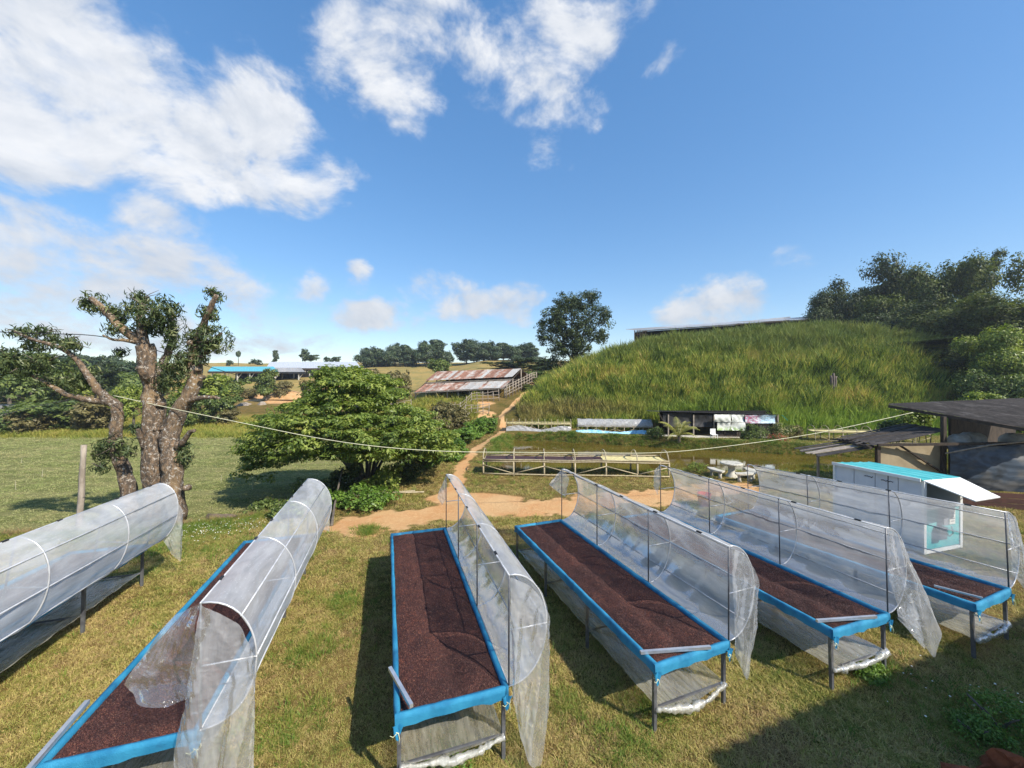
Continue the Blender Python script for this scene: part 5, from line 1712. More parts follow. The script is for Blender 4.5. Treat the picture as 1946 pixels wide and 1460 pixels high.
# ------------------------------------------------------------------ far sheds at left
def open_shed(name, label, x0, x1, ytop, yeave, d, depth, mroof, posts, ybase, seed=1, sheets=14, tilt=0.0, front=None):
    a = at(x0 + 8, ytop, d + depth); b = at(x1 - 8, ytop + tilt, d + depth); e0 = at(x0, yeave, d); e1 = at(x1, yeave + tilt, d)
    root = thing(name, label, 'shed', (e0.x, d, gz(e0.x, d)))
    wall_sheets(root, a, b, e1, e0, sheets, [mroof], .03, seed=seed, ribs=3)
    mb = MB(); mb.beam(e0 + Vector((0, -.06, -.25)), e1 + Vector((0, -.06, -.25)), .10, .5); part('fascia', mb, front or M['wood_dark'], root)
    for k in range(posts):
        t = (k + .3) / (posts - .4)
        p = e0.lerp(e1, t); z = gz(p.x, d)
        for dy in (.3, depth - .3):
            mb = MB(); mb.beam((p.x, d + dy, min(z, gz(p.x, d + dy)) - .2), (p.x, d + dy, p.z - .1), .22); part('post', mb, M['concrete'], root)
        mb = MB(); mb.beam((p.x, d + .3, p.z - 1.9), (p.x + 1.2, d + .3, p.z - .35), .10); part('brace', mb, M['concrete'], root)
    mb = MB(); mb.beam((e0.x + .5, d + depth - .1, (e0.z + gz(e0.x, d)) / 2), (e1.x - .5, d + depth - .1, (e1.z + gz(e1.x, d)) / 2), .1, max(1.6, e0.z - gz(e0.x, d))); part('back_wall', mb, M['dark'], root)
    return root


open_shed('blue_roof_shed', 'long open shed with turquoise blue roof and pale posts on the far slope', 395, 528, 697, 706, 96, 9, M['roof_blue'], 6, 738, 3)
open_shed('white_roof_shed', 'wide low shed with a white roof on the ridge behind the blue roof', 505, 686, 688, 700, 116, 14, M['roof_white'], 6, 712, 4, 18)
open_shed('dark_gable_shed', 'dark fronted annex with a bluish roof between the blue and white roofs', 508, 580, 699, 707, 100, 6, M['tin'], 2, 735, 5, 8, 0, M['black_sheet'])


def grey_roof():
    root = thing('low_house', 'low house with a mossy grey roof at the far left edge beyond the field', 'house', (at(10, 800, 47).x, 47, gz(-62, 47)))
    a = at(-60, 769, 52); b = at(38, 769, 52); c = at(62, 791, 47); d = at(-60, 791, 47)
    wall_sheets(root, a, b, c, d, 12, [M['tin']], .03, seed=6, ribs=3)
    mb = MB(); z0 = gz(c.x, 47.6); mb.beam((d.x, 47.7, (z0 + d.z) / 2), (c.x - .6, 47.7, (z0 + d.z) / 2), .15, d.z - z0); part('wall', mb, M['concrete'], root)
    mb = MB(); mb.beam((c.x - .7, 47.7, (z0 + d.z) / 2), (c.x - .7, 51.8, (z0 + d.z) / 2), .15, d.z - z0); part('wall', mb, M['concrete'], root)


grey_roof()

# pale rubble heap by the orange cutting
def heap(name, label, cat, c, r, h, mat, seed, n=18, rough=.3, kind=None):
    rn = random.Random(seed)
    mb = MB(); rows = []
    for i in range(7):
        t = i / 6; row = []
        for k in range(n + 1):
            a = 6.283 * (k % n) / n
            rr = r * t * (1 + rough * math.sin(3 * a + seed) * .4 + rough * (rn.random() - .5) * (0 if k in (0, n) else .6))
            row.append((c[0] + math.cos(a) * rr, c[1] + math.sin(a) * rr * .8, c[2] + h * (1 - t * t) * (1 + rough * math.sin(2.3 * a + seed) * .5 * t) - .06))
        rows.append(row)
    mb.grid(rows)
    return single(name, mb, mat, label, cat, c, None, True)


p = at(465, 762, 66); p.z = gz(p.x, p.y); heap('rubble_heap', 'pale heap of sacks and rubble beside the orange earth cutting', 'rubble', p, 1.1, .5, M['wood_grey'], 4, 18, .9)
p = at(497, 762, 66); p.z = gz(p.x, p.y); heap('rubble_heap', 'small pale rubble heap at the right end of the orange earth cutting', 'rubble', p, .6, .6, M['wood_grey'], 6, 18, .9)
p = at(548, 735, 74); p.z = gz(p.x, p.y); heap('earth_heap', 'mound of tan earth below the white roofed shed', 'earth', p, 4.5, 1.6, pmat('tan_earth', (.50, .32, .16), (.42, .24, .10), 2, .95, 0, .5, 6), 9)

# ------------------------------------------------------------------ the long building on top of the mound
STUMP = pmat('dark_weathered_wood', (.16, .13, .11), (.09, .075, .065), 6, .9, 0, .6, 20, (1, 1, .3))


def hill_building():
    d = 60
    a = at(1213, 628, d); b = at(1592, 602, 66)
    root = thing('hilltop_barn', 'long dark barn with a thin pale metal roof on top of the mound', 'barn', (a.x, a.y, gz(a.x, a.y)))
    back = Vector((.6, 9, 1.35))
    wall_sheets(root, a + back, b + back, b, a, 26, [M['tin'], M['tin'], M['roof_white']], .03, seed=4, ribs=3)
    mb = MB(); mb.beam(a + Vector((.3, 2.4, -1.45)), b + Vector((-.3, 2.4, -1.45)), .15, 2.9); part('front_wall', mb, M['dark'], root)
    mb = MB(); mb.beam(a + Vector((0, .1, -.12)), b + Vector((0, .1, -.12)), .08, .16); part('eave_beam', mb, M['wood_dark'], root)
    # open lattice at the left end
    l = at(1206, 628, 59.5)
    for k in range(5):
        x = l.x + k * .42
        mb = MB(); mb.beam((x, l.y, l.z - 2.8), (x, l.y, l.z), .10); part('lattice_post', mb, M['wood_dark'], root)
    for k in range(5):
        mb = MB(); mb.beam((l.x - .1, l.y - .06, l.z - .15 - k * .45), (l.x + 1.9, l.y - .06, l.z - .15 - k * .45), .07); part('lattice_rail', mb, M['wood_dark'], root)
    root2 = thing('hilltop_shed', 'second lower roof ridge peeping over the long dark barn on the mound', 'shed', at(1480, 612, 74))
    p = at(1400, 612, 74); q = at(1502, 602, 76); r = at(1502, 605.5, 72); s = at(1400, 616, 70)
    wall_sheets(root2, p, q, r, s, 8, [M['tin']], .03, seed=7, ribs=3)
    mb = MB(); mb.beam(s + Vector((0, .3, -1.2)), r + Vector((0, .3, -1.2)), .15, 2.2); part('front_wall', mb, M['dark'], root2)
    root3 = thing('hill_stump', 'grey weathered stump post standing in the grass of the mound', 'post', (at(1583, 775, 40).x, 40, gz(at(1583, 775, 40).x, 40)))
    for o, h in ((-.16, 2.5), (.05, 2.75), (.24, 2.45)):
        x = root3.location.x + o; z = root3.location.z
        part('stave', limb([(x, 40, z - .2), (x + .03, 40, z + h * .5), (x - .01 + o * .3, 40, z + h)], .14, .10, 6, .15, int(o * 100)), STUMP, root3, True)


hill_building()

# ------------------------------------------------------------------ black sheeted hut behind the pond
def hut():
    d = 33.2
    a = at(1251, 782, d); b = at(1480, 789, d)
    gy = gz((a.x + b.x) / 2, d)
    root = thing('black_hut', 'low long hut of black sheeting with banners hung along its front', 'hut', (a.x, d, gz(a.x, d)))
    back = Vector((.4, 4.2, -.28))
    wall_sheets(root, a + back, b + back, b, a, 14, [M['tin_dark']], .025, seed=5, ribs=4)
    rn = random.Random(1)
    def panel(name, x0, x1, y0, y1, m, off=.0, amp=.05, n=14, sd=1):
        P0 = at(x0, y0, d); P1 = at(x1, y0, d); zb = at(x0, y1, d).z
        def f(u, v): return (P0.x + (P1.x - P0.x) * u, d + off - .10 * math.sin(math.pi * v) * math.sin(2.2 * u + sd), P0.z + (P1.z - P0.z) * u + (zb - P0.z) * v)
        mb = MB(); mb.grid(film_grid(f, n, 8, amp, sd, (2.5, 1.5))); return mb
    part('hanging_sheet', panel('s', 1262, 1318, 786, 812, M['black_sheet'], .25, .05, 14, 3), M['black_sheet'], root, True)
    part('hanging_sheet', panel('s', 1319, 1356, 789, 812, M['black_sheet'], .18, .05, 14, 4), M['black_sheet'], root, True)
    part('plinth', MB().beam(at(1258, 831, d + .3), at(1480, 834, d + .3), 1.0, .28), M['concrete'], root)
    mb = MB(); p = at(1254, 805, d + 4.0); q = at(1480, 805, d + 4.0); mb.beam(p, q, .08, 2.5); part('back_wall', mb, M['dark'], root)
    mb = MB(); p = at(1412, 806, d + .5); q = at(1478, 808, d + .5); mb.beam(p + Vector((0, 0, -.3)), q + Vector((0, 0, -.3)), .08, 2.1); part('side_wall', mb, M['dark'], root)
    for i in range(13):
        p = at(1364 + i * 4.2, 827, d + .1); mb = MB(); mb.box(p, (.16, .03, .55)); part('board', mb, M['wood_dark'], root)
    for px in (1270, 1318, 1357, 1412, 1446, 1478):
        p = at(px, 788, d + .2); mb = MB(); mb.beam((p.x, p.y, gz(p.x, p.y) - .1), p, .09); part('post', mb, M['wood_grey'], root)
    mb = MB(); p = at(1251, 785, d - .1); q = at(1264, 806, d - .1); mb.beam(p, q, .12, .05); part('brace', mb, M['wood_dark'], root)
    mb = MB(); p = at(1486, 789, d - .1); q = at(1497, 799, d - .3); mb.beam(p, q, .1, .05); part('gutter_end', mb, pmat('green_edge', (.05, .35, .22), None), root)
    # banners: things hung on the front, printed with blotches of picture
    def banner_mat(name, kind):
        m, N, bs = new_mat(name)
        tc = N.node('ShaderNodeTexCoord'); n = N.noise(tc.outputs['Generated'], 3.2, 3, .5); n2 = N.noise(tc.outputs['Generated'], 6, 3, .5, out=1)
        sp = N.node('ShaderNodeSeparateXYZ', {0: tc.outputs['Generated']})
        if kind == 'plain': col = N.mix(N.rng(n, .4, .6), (.66, .67, .62), (.54, .56, .50))
        elif kind == 'print':
            col = N.mix(N.rng(n, .42, .5), (.62, .66, .58), (.30, .42, .16)); low = N.math('SUBTRACT', 1.0, N.rng(sp.outputs[2], .15, .6))
            col = N.mix(low, (.68, .69, .63), col)
        else:
            pink = N.ramp(N.node('ShaderNodeSeparateColor', {0: n2}).outputs[0], [(.40, (.62, .60, .60)), (.48, (.22, .30, .40)), (.55, (.60, .12, .22)), (.62, (.10, .11, .13)), (.68, (.62, .64, .66))])
            blue = N.ramp(N.node('ShaderNodeSeparateColor', {0: n2}).outputs[1], [(.40, (.30, .50, .66)), (.48, (.55, .66, .74)), (.55, (.10, .15, .20)), (.62, (.40, .62, .78))])
            col = N.mix(N.rng(sp.outputs[0], .42, .58), pink, blue)
        N.l.new(col, bs.inputs['Base Color']); bs.inputs['Roughness'].default_value = .5
        return m
    for lab, x0, x1, y0, y1, kd, sd in [('pale blank banner at the upper left of the black hut front', 1354, 1386, 787.5, 801.5, 'plain', 1), ('pale blank banner at the upper middle of the black hut front', 1387, 1412, 788, 802, 'plain', 2),
                                 ('printed banner in pink, white and pale blue at the upper right of the black hut', 1412.5, 1470, 788.5, 804, 'photo', 3), ('lower left white banner with green print on the black hut', 1361, 1386, 802.5, 817.5, 'print', 4), ('lower right white banner with green print on the black hut', 1387, 1412.5, 802.5, 817.5, 'print', 5)]:
        mb = panel('b', x0, x1, y0, y1, None, -.22 - .05 * (sd % 2), .035, 20, sd)
        c = at((x0 + x1) / 2, y1, d - .2)
        single('banner', mb, banner_mat('banner_' + kd, kd), lab, 'banner', c, 'banners on the black hut', True)
    # white plastic chair by the hut
    c = at(1357, 829, 31.6); c.z = gz(c.x, c.y)
    ch = thing('plastic_chair', 'white plastic chair standing before the black hut', 'chair', c)
    W_ = pmat('white_plastic', (.78, .78, .76), None, 5, .4)
    part('seat', MB().box(c + Vector((0, 0, .42)), (.44, .42, .04)), W_, ch)
    part('backrest', MB().box(c + Vector((0, .2, .66)), (.44, .04, .44)), W_, ch)
    for sx in (-1, 1):
        for sy in (-1, 1):
            part('leg', MB().beam(c + Vector((sx * .19, sy * .18, -.05)), c + Vector((sx * .18, sy * .17, .42)), .045), W_, ch)


hut()

# flowering bushes and clutter right of the hut
def flower_bush(label, px, py, wpx, hpx, kind, seed, d, leaf=.1):
    x = (px - CX) / F * d; z = gz(x, d); s = d / F
    root = thing('flowering_bush', label, 'bush', (x, d, z)); r = np.random.default_rng(seed); w, h = wpx * s, hpx * s
    lobes = [((r.uniform(-.4, .4) * w, r.uniform(-.3, .3) * w, r.uniform(.3, .85) * h), (w * .2, w * .2, h * .22)) for _ in range(8)]
    link('foliage', crown_mesh('foliage', lobes, 130, 14, w * .1, leaf, .5, seed, .8, .3), LM['mid'], root)
    link('flowers', crown_mesh('flowers', lobes, 70, 9, w * .11, leaf * .9, .8, seed + 1, .8, .7), LM[kind], root)
    for i in range(3):
        a = i * 2.1; part('stem', limb([(0, 0, -.1), (math.cos(a) * w * .1, 0, h * .3), (math.cos(a) * w * .3, math.sin(a) * w * .2, h * .7)], .03, .01, 5, .1, i), M['bark'], root, True, False)


flower_bush('bush of pale and pink flowers at the right end of the black hut', 1486, 826, 40, 34, 'pale', 1, 32.2)
flower_bush('low red flowering bush on the bank right of the black hut', 1484, 831, 46, 13, 'red', 2, 30.6, .09)
for i, a in enumerate([('small leafy tree in front of the right wall of the black hut', 1438, 834, 52, 36, 'mid'), ('low green bush left of the red flowers by the black hut', 1420, 834, 26, 22, 'mid'), ('green bush against the left end of the black hut', 1250, 832, 30, 26, 'mid'), ('small bush behind the sagging rack cover left of the hut', 1240, 815, 24, 18, 'mid'), ('dry weeds right of the flowering bush', 1512, 832, 36, 30, 'dry')]):
    bush(a[0], a[1], a[2], a[3], a[4], a[5], 400 + i, 31.5 + .3 * i, .11, 110)

# ------------------------------------------------------------------ bamboo racks round the pond
def bamboo_rack(label, p, q, depth, h, hoops, hoop_h, seed, cover=None, coffee=None, matt=None, r=.03, skirt=None):
    """raised bed of bamboo under hoops; p..q front edge on the ground"""
    rn = random.Random(seed)
    p = Vector((p[0], p[1], 0)); q = Vector((q[0], q[1], 0)); ax = (q - p).normalized(); bk = Vector((-ax.y, ax.x, 0)) * depth
    base = Vector((p.x, p.y, gz(p.x, p.y)))
    root = thing('bamboo_rack', label, 'rack', base, 0, 'bamboo drying racks by the pond')
    def g(t, b): 
        v = p.lerp(q, t) + bk * b; return Vector((v.x, v.y, gz(v.x, v.y)))
    zt = lambda t, b: Vector((g(t, b).x, g(t, b).y, max(base.z, gz(q.x, q.y)) + h))
    L = (q - p).length
    n = hoops
    for k in range(n):
        t = k / (n - 1)
        for b in (0, 1):
            f = g(t, b); mb = MB(); mb.tube([f - Vector((0, 0, .15)), zt(t, b) + Vector((0, 0, .02))], [r * 1.25, r], 6, True, .08, rn); part('post', mb, M['bamboo_dry'], root, True)
        if hoop_h:
            a, b = zt(t, 0), zt(t, 1); pts = [a.lerp(b, .5 - .5 * math.cos(math.pi * i / 12)) + Vector((rn.uniform(-.02, .02), 0, hoop_h * math.sin(math.pi * i / 12))) for i in range(13)]
            mb = MB(); mb.tube(pts, r * .72, 5); part('hoop', mb, M['bamboo_dry'], root, True)
        mb = MB(); mb.tube([zt(t, 0), zt(t, 1)], r * .8, 5); part('crossbar', mb, M['bamboo_dry'], root, True)
    for b, dz in ((0, 0), (1, 0), (0, .09), (1, .09)):
        mb = MB(); mb.tube([zt(t / 8, b) + Vector((0, -.03 if b == 0 else .03, dz + rn.uniform(-.02, .02))) for t in range(9)], r * .8, 5); part('rail', mb, M['bamboo_dry'], root, True)
    mb = MB(); mb.tube([g(t / 8, 0) + Vector((0, -.04, .10 + rn.uniform(-.03, .03))) for t in range(9)], r * .8, 5); part('rail', mb, M['bamboo_dry'], root, True)
    for k in range(n - 1):
        a = g(k / (n - 1), 0) + Vector((0, -.05, .15 if k % 2 else h * .75)); b = g((k + 1) / (n - 1), 0) + Vector((0, -.05, h * .75 if k % 2 else .15))
        mb = MB(); mb.tube([a, b], r * .6, 5); part('brace', mb, M['bamboo_dry'], root, True)
    def bed(t0, t1, m, nm, dz=.03):
        P = [[zt(t0 + (t1 - t0) * i / 20, .04 + .92 * j / 5) + Vector((0, 0, dz - .05 * math.sin(math.pi * j / 5) * .3 + rn.uniform(-.012, .012))) for j in range(6)] for i in range(21)]
        mb = MB(); mb.slab(P, .04); part(nm, mb, m, root, False)
    if coffee: bed(coffee[0], coffee[1], M['bed'], 'coffee_bed')
    if matt: bed(matt[0], matt[1], M['mat_yellow'], 'mat', .05)
    if cover:
        def cf(u, v):
            a = zt(u, -.03); b = zt(u, 1.03); k = v * cover[2]
            c = a.lerp(b, .5 - .5 * math.cos(math.pi * k)); return c + Vector((0, 0, (hoop_h + .02) * math.sin(math.pi * k) + .02))
        mb = MB(); mb.grid(film_grid(lambda u, v: cf(cover[0] + (cover[1] - cover[0]) * u, v), 60, 14, .035, seed, (7, 2))); part('cover_sheet', mb, M['plastic_grey'], root, True)
    if skirt:
        def sk(u, v):
            f = g(skirt[0] + (skirt[1] - skirt[0]) * u, 0); return f + Vector((0, -.08 - .25 * v, skirt[2] * (1 - v) * (.7 + .3 * math.sin(9 * u)) + .05))
        mb = MB(); mb.grid(film_grid(sk, 60, 8, .05, seed + 1, (9, 2))); part('skirt_sheet', mb, skirt[3], root, True)
    return root


bamboo_rack('bamboo rack with bare hoops in front of the pond, yellow mat on its right end', (-1.50, 20.1), (8.0, 19.6), 1.35, .74, 7, .52, 1, None, (.0, .66), (.66, .99), .046)
bamboo_rack('far bamboo rack with bare hoops and a grey skirt, left end of the far bank', (-.55, 37.0), (5.6, 36.5), 1.2, .72, 11, .45, 2, None, None, (.0, 1.0), .03, (.0, 1.0, .55, M['plastic_grey']))
bamboo_rack('far rack under a grey plastic cover with crumpled blue tarp at its foot', (6.15, 35.9), (12.9, 35.3), 1.3, .62, 9, .62, 3, (.0, 1.0, .62), (0, 1), None, .03, (-.03, .97, .32, M['blue_tarp']))
bamboo_rack('bamboo rack with a pale mat on the far bank right of the black hut', (24.6, 31.2), (32.2, 29.6), 1.2, .75, 9, .5, 4, None, None, (.0, 1.0), .03)
p = at(1075, 895, 20.0)

# cut poles and boards lying about
def poles(label, c, ang, n, l, mat, seed, group=None):
    rn = random.Random(seed)
    root = thing('pole_pile', label, 'poles', (c[0], c[1], gz(c[0], c[1])))
    for i in range(n):
        a = ang + rn.uniform(-.25, .25); o = Vector((rn.uniform(-.5, .5), rn.uniform(-.25, .25), 0)); d = Vector((math.cos(a), math.sin(a), 0)) * l * rn.uniform(.35, .55)
        m = Vector((c[0], c[1], 0)) + o; p0 = m - d; p1 = m + d
        mb = MB(); mb.tube([(p0.x, p0.y, gz(p0.x, p0.y) + .05 + .03 * (i % 3)), (p1.x, p1.y, gz(p1.x, p1.y) + .07 + .04 * (i % 3))], .035, 6); part('pole', mb, mat, root, True)


c = on_ground(836, 862); poles('pile of pale split bamboo left of the path by the spreading tree', (c.x, c.y), .5, 9, 1.5, M['bamboo_dry'], 2)
c = on_ground(755, 938); poles('long thin pole with bleached straw lying at the road edge under the spreading tree', (c.x, c.y), .25, 2, 2.4, M['bamboo_dry'], 3)

# ------------------------------------------------------------------ pale stone table with curved benches at the pond edge
def stone_set():
    c = at(1390, 912, 19.8); c.z = gz(c.x, c.y)
    t = thing('stone_table', 'round pale stone table at the edge of the pond', 'table', c)
    mb = MB(); n = 20
    def disc(mb, o, r0, r1, z0, z1):
        rows = [[(o.x + math.cos(6.283 * k / n) * r, o.y + math.sin(6.283 * k / n) * r, o.z + z) for k in range(n + 1)] for r, z in ((.001, z1), (r1 * .96, z1), (r1, z1 - .02), (r1, z0 + .02), (r0, z0), (.001, z0))]
        mb.grid(rows); return mb
    part('table_top', disc(MB(), c, .5, .52, .66, .74), M['terrazzo'], t)
    mb = MB(); mb.grid([[(c.x + math.cos(6.283 * k / 14) * r, c.y + math.sin(6.283 * k / 14) * r, c.z + z) for k in range(15)] for r, z in ((.30, -.05), (.27, .08), (.16, .2), (.15, .5), (.26, .66))]); part('pedestal', mb, M['terrazzo'], t, True)
    for i, (a0, lab) in enumerate([(3.3, 'curved pale stone bench on the left of the stone table'), (4.9, 'curved pale stone bench in front of the stone table'), (6.1, 'curved pale stone bench on the right of the stone table')]):
        m = c + Vector((math.cos(a0) * .95, math.sin(a0) * .95, 0)); m.z = gz(m.x, m.y)
        b = thing('stone_bench', lab, 'bench', m, 0, 'stone benches round the pond table')
        P = []
        for k in range(11):
            a = a0 - .52 + 1.04 * k / 10
            P.append([Vector((c.x + math.cos(a) * r, c.y + math.sin(a) * r, m.z + .42)) for r in (.76, .86, 1.0, 1.12)])
        mb = MB(); mb.slab(P, .07); part('seat', mb, M['terrazzo'], b)
        for a in (a0 - .34, a0 + .34):
            q = Vector((c.x + math.cos(a) * .94, c.y + math.sin(a) * .94, m.z)); mb = MB(); mb.tube([q + Vector((0, 0, -.05)), q + Vector((0, 0, .15)), q + Vector((0, 0, .36))], [.11, .07, .10], 8); part('leg', mb, M['terrazzo'], b, True)
    m = at(1436, 906, 19.6); m.z = gz(m.x, m.y)
    b = thing('stone_bench', 'lone pale stone bench further right behind the lid of the rightmost table', 'bench', m, 0, 'stone benches round the pond table')
    P = [[m + Vector((-.45 + .9 * k / 8, -.16 + .32 * j / 3 + .08 * math.sin(math.pi * k / 8), .42)) for j in range(4)] for k in range(9)]
    mb = MB(); mb.slab(P, .07); part('seat', mb, M['terrazzo'], b)
    for sx in (-.28, .28): mb = MB(); q = m + Vector((sx, .05, 0)); mb.tube([q + Vector((0, 0, -.05)), q + Vector((0, 0, .15)), q + Vector((0, 0, .36))], [.11, .07, .10], 8); part('leg', mb, M['terrazzo'], b, True)


stone_set()
bush('weeds with yellow blossom at the pond edge beside the stone table', 1325, 905, 46, 22, 'bright', 450, 20.6, .07, 90)
bush('pale flecked water weeds at the pond edge left of the booth', 1555, 892, 60, 16, 'bright', 451, 21.3, .07, 90)

# red bucket seen through the film
def bucket():
    c = on_ground(1338, 963); R_ = pmat('red_plastic', (.60, .02, .02), None, 5, .4)
    t = thing('red_bucket', 'red plastic bucket seen through the film of the second table from the right', 'bucket', c)
    mb = MB(); mb.grid([[(c.x + math.cos(6.283 * k / 18) * r, c.y + math.sin(6.283 * k / 18) * r, c.z + z) for k in range(19)] for r, z in ((.001, .02), (.19, .0), (.25, .5), (.27, .52), (.25, .53), (.20, .06), (.001, .05))]); part('tub', mb, R_, t, True)
    mb = MB(); mb.tube([c + Vector((math.cos(a) * .26, -.02 * math.sin(a), .5 + .2 * math.sin(a))) for a in [math.pi * i / 12 for i in range(13)]], .008, 5); part('handle', mb, M['steel'], t, True)


bucket()
# ------------------------------------------------------------------ white booth with turquoise top
def booth():
    turq = pmat('turquoise_sheet', (.055, .38, .40), (.10, .46, .47), 3, .6, 0, .1)
    white = pmat('white_panel', (.66, .69, .75), (.60, .63, .69), 3, .5, 0, .05)
    trim = pmat('white_trim', (.80, .81, .80), (.72, .73, .72), 5, .45)
    ink = pmat('ink', (.05, .05, .07), None, 4, .6)
    grey = pmat('grey_box', (.10, .11, .13), (.07, .08, .09), 4, .5)
    near = Vector((11.75, 10.98, 0)); far = Vector((11.12, 13.25, 0)); end = Vector((1.54, .44, 0))
    z = gz(near.x, near.y); Hh = 2.12
    root = thing('booth', 'white drying booth with turquoise roof and end panel behind the rightmost table', 'booth', (near.x, near.y, z))
    def V(p, h): return Vector((p.x, p.y, z + h))
    def plate(a, b, c, d, th=.03):
        a, b, c, d = map(Vector, (a, b, c, d)); n = (b - a).cross(d - a).normalized() * th
        return MB().add([a, b, c, d, a - n, b - n, c - n, d - n], [(0, 1, 2, 3), (7, 6, 5, 4), (0, 4, 5, 1), (1, 5, 6, 2), (2, 6, 7, 3), (3, 7, 4, 0)])
    # long side in four panels
    for k in range(4):
        a = near.lerp(far, k / 4 + .004); b = near.lerp(far, (k + 1) / 4 - .004)
        part('side_panel', plate(V(b, .12), V(a, .12), V(a, Hh), V(b, Hh)), white, root)
    ne, fe = near + end, far + end
    part('back_panel', plate(V(ne, .12), V(fe, .12), V(fe, Hh - .1), V(ne, Hh - .1)), white, root)
    part('far_panel', plate(V(fe, .12), V(far, .12), V(far, Hh), V(fe, Hh - .1)), white, root)
    # end: turquoise lower half, dark opening above under the raised flap
    q = lambda t: near.lerp(ne, t) - Vector((.006, .02, 0))
    part('end_panel', plate(V(q(.03), .16), V(q(.97), .16), V(q(.97), 1.30), V(q(.03), 1.30)), turq, root)
    inner = near + end * .5 + (far - near) * .3
    part('inner_wall', plate(V(near.lerp(far, .35), .15), V(ne.lerp(fe, .35), .15), V(ne.lerp(fe, .35), Hh - .12), V(near.lerp(far, .35), Hh - .05)), grey, root)
    for t in (0, 1):
        p = q(t); part('corner_trim', MB().beam(V(p, .05), V(p, Hh - .09 * t), .07), trim, root)
    part('corner_trim', MB().beam(V(far, .05), V(far, Hh), .07), trim, root)
    part('sill', MB().beam(V(q(0), 1.33), V(q(1), 1.33), .06), trim, root)
    part('base_rail', MB().beam(V(near, .10), V(far, .10), .08), trim, root)
    part('base_rail', MB().beam(V(near, .09), V(ne, .09), .08), trim, root)
    # roof of turquoise ribbed sheets
    o = Vector((-.09, -.03, 0)); o2 = Vector((.06, .03, 0))
    a = V(near + o, Hh + .05); b = V(far + o, Hh + .05); c = V(fe + o2, Hh - .04); d = V(ne + o2, Hh - .02)
    for k in range(4):
        t0, t1 = k / 4, (k + 1) / 4 - .006
        P = []
        for i in range(9):
            t = t0 + (t1 - t0) * i / 8
            l = a.lerp(d, t); r = b.lerp(c, t); up = Vector((0, 0, .022 if i in (0, 8) else 0))
            P.append([l + up, l.lerp(r, .5) + up, r + up])
        part('roof_sheet', MB().slab(P, .025), turq, root)
    part('roof_edge', MB().beam(a + Vector((-.03, 0, -.02)), b + Vector((-.03, 0, -.02)), .03, .09), trim, root)
    # raised white flap shading the opening
    f0 = V(q(-.02), Hh + .03); f1 = V(q(1.0), Hh + .0); out = Vector((.50, -1.25, -.62)).normalized() * .98
    part('flap', plate(f0, f0 + out * .9 + Vector((.36, .05, .0)), f1 + out * .9 + Vector((.02, .05, .0)), f1, .03), trim, root)
    part('flap_stay', MB().tube([V(q(1.0), 1.5), f1 + out * .7], .012, 5), M['steel_dark'], root, True)
    # gear on the end panel: motor box, pipe, paper notice
    u = (ne - near).normalized(); n = Vector((u.y, -u.x, 0))
    def onend(t, h, off=.03): return V(near.lerp(ne, t), h) + n * off
    rot = math.atan2(u.y, u.x)
    part('switch_box', MB().box(onend(.34, .62, .09), (.30, .14, .34), rot), grey, root)
    part('duct', MB().box(onend(.44, 1.06, .08), (.20, .12, .46), rot), pmat('duct_grey', (.22, .24, .27), None), root)
    part('notice', MB().box(onend(.74, 1.02, .035), (.26, .012, .46), rot), pmat('paper', (.70, .70, .66), (.6, .6, .55), 30), root)
    for k, (w_, h_) in enumerate([(.16, 1.10), (.12, 1.0), (.18, .95), (.15, .88)]):
        part('notice_line', MB().box(onend(.74, h_, .046), (w_, .004, .018), rot), ink, root)
    part('cable', MB().tube([onend(.5, .6, .08), onend(.58, .48, .1), onend(.68, .55, .1), onend(.66, .75, .08)], .014, 5), grey, root, True)
    # faint handwriting and vents along the white side
    s = (far - near).normalized(); ns = Vector((s.y, -s.x, 0))
    if ns.dot(Vector((-1, -1, 0))) < 0: ns = -ns
    rn = random.Random(6)
    def scrawl(t0, t1, h, amp, name, r=.008):
        pts = []
        for i in range(18):
            t = t0 + (t1 - t0) * i / 17
            pts.append(V(near.lerp(far, t), h + rn.uniform(-amp, amp)) + ns * .012)
        part(name, MB().tube(pts, r, 4), ink, root, True)
    scrawl(.52, .62, 1.93, .025, 'mark', .010); scrawl(.30, .43, 1.91, .02, 'mark', .010)
    scrawl(.28, .58, 1.36, .035, 'mark', .006); scrawl(.36, .52, 1.55, .045, 'mark', .005)


booth()

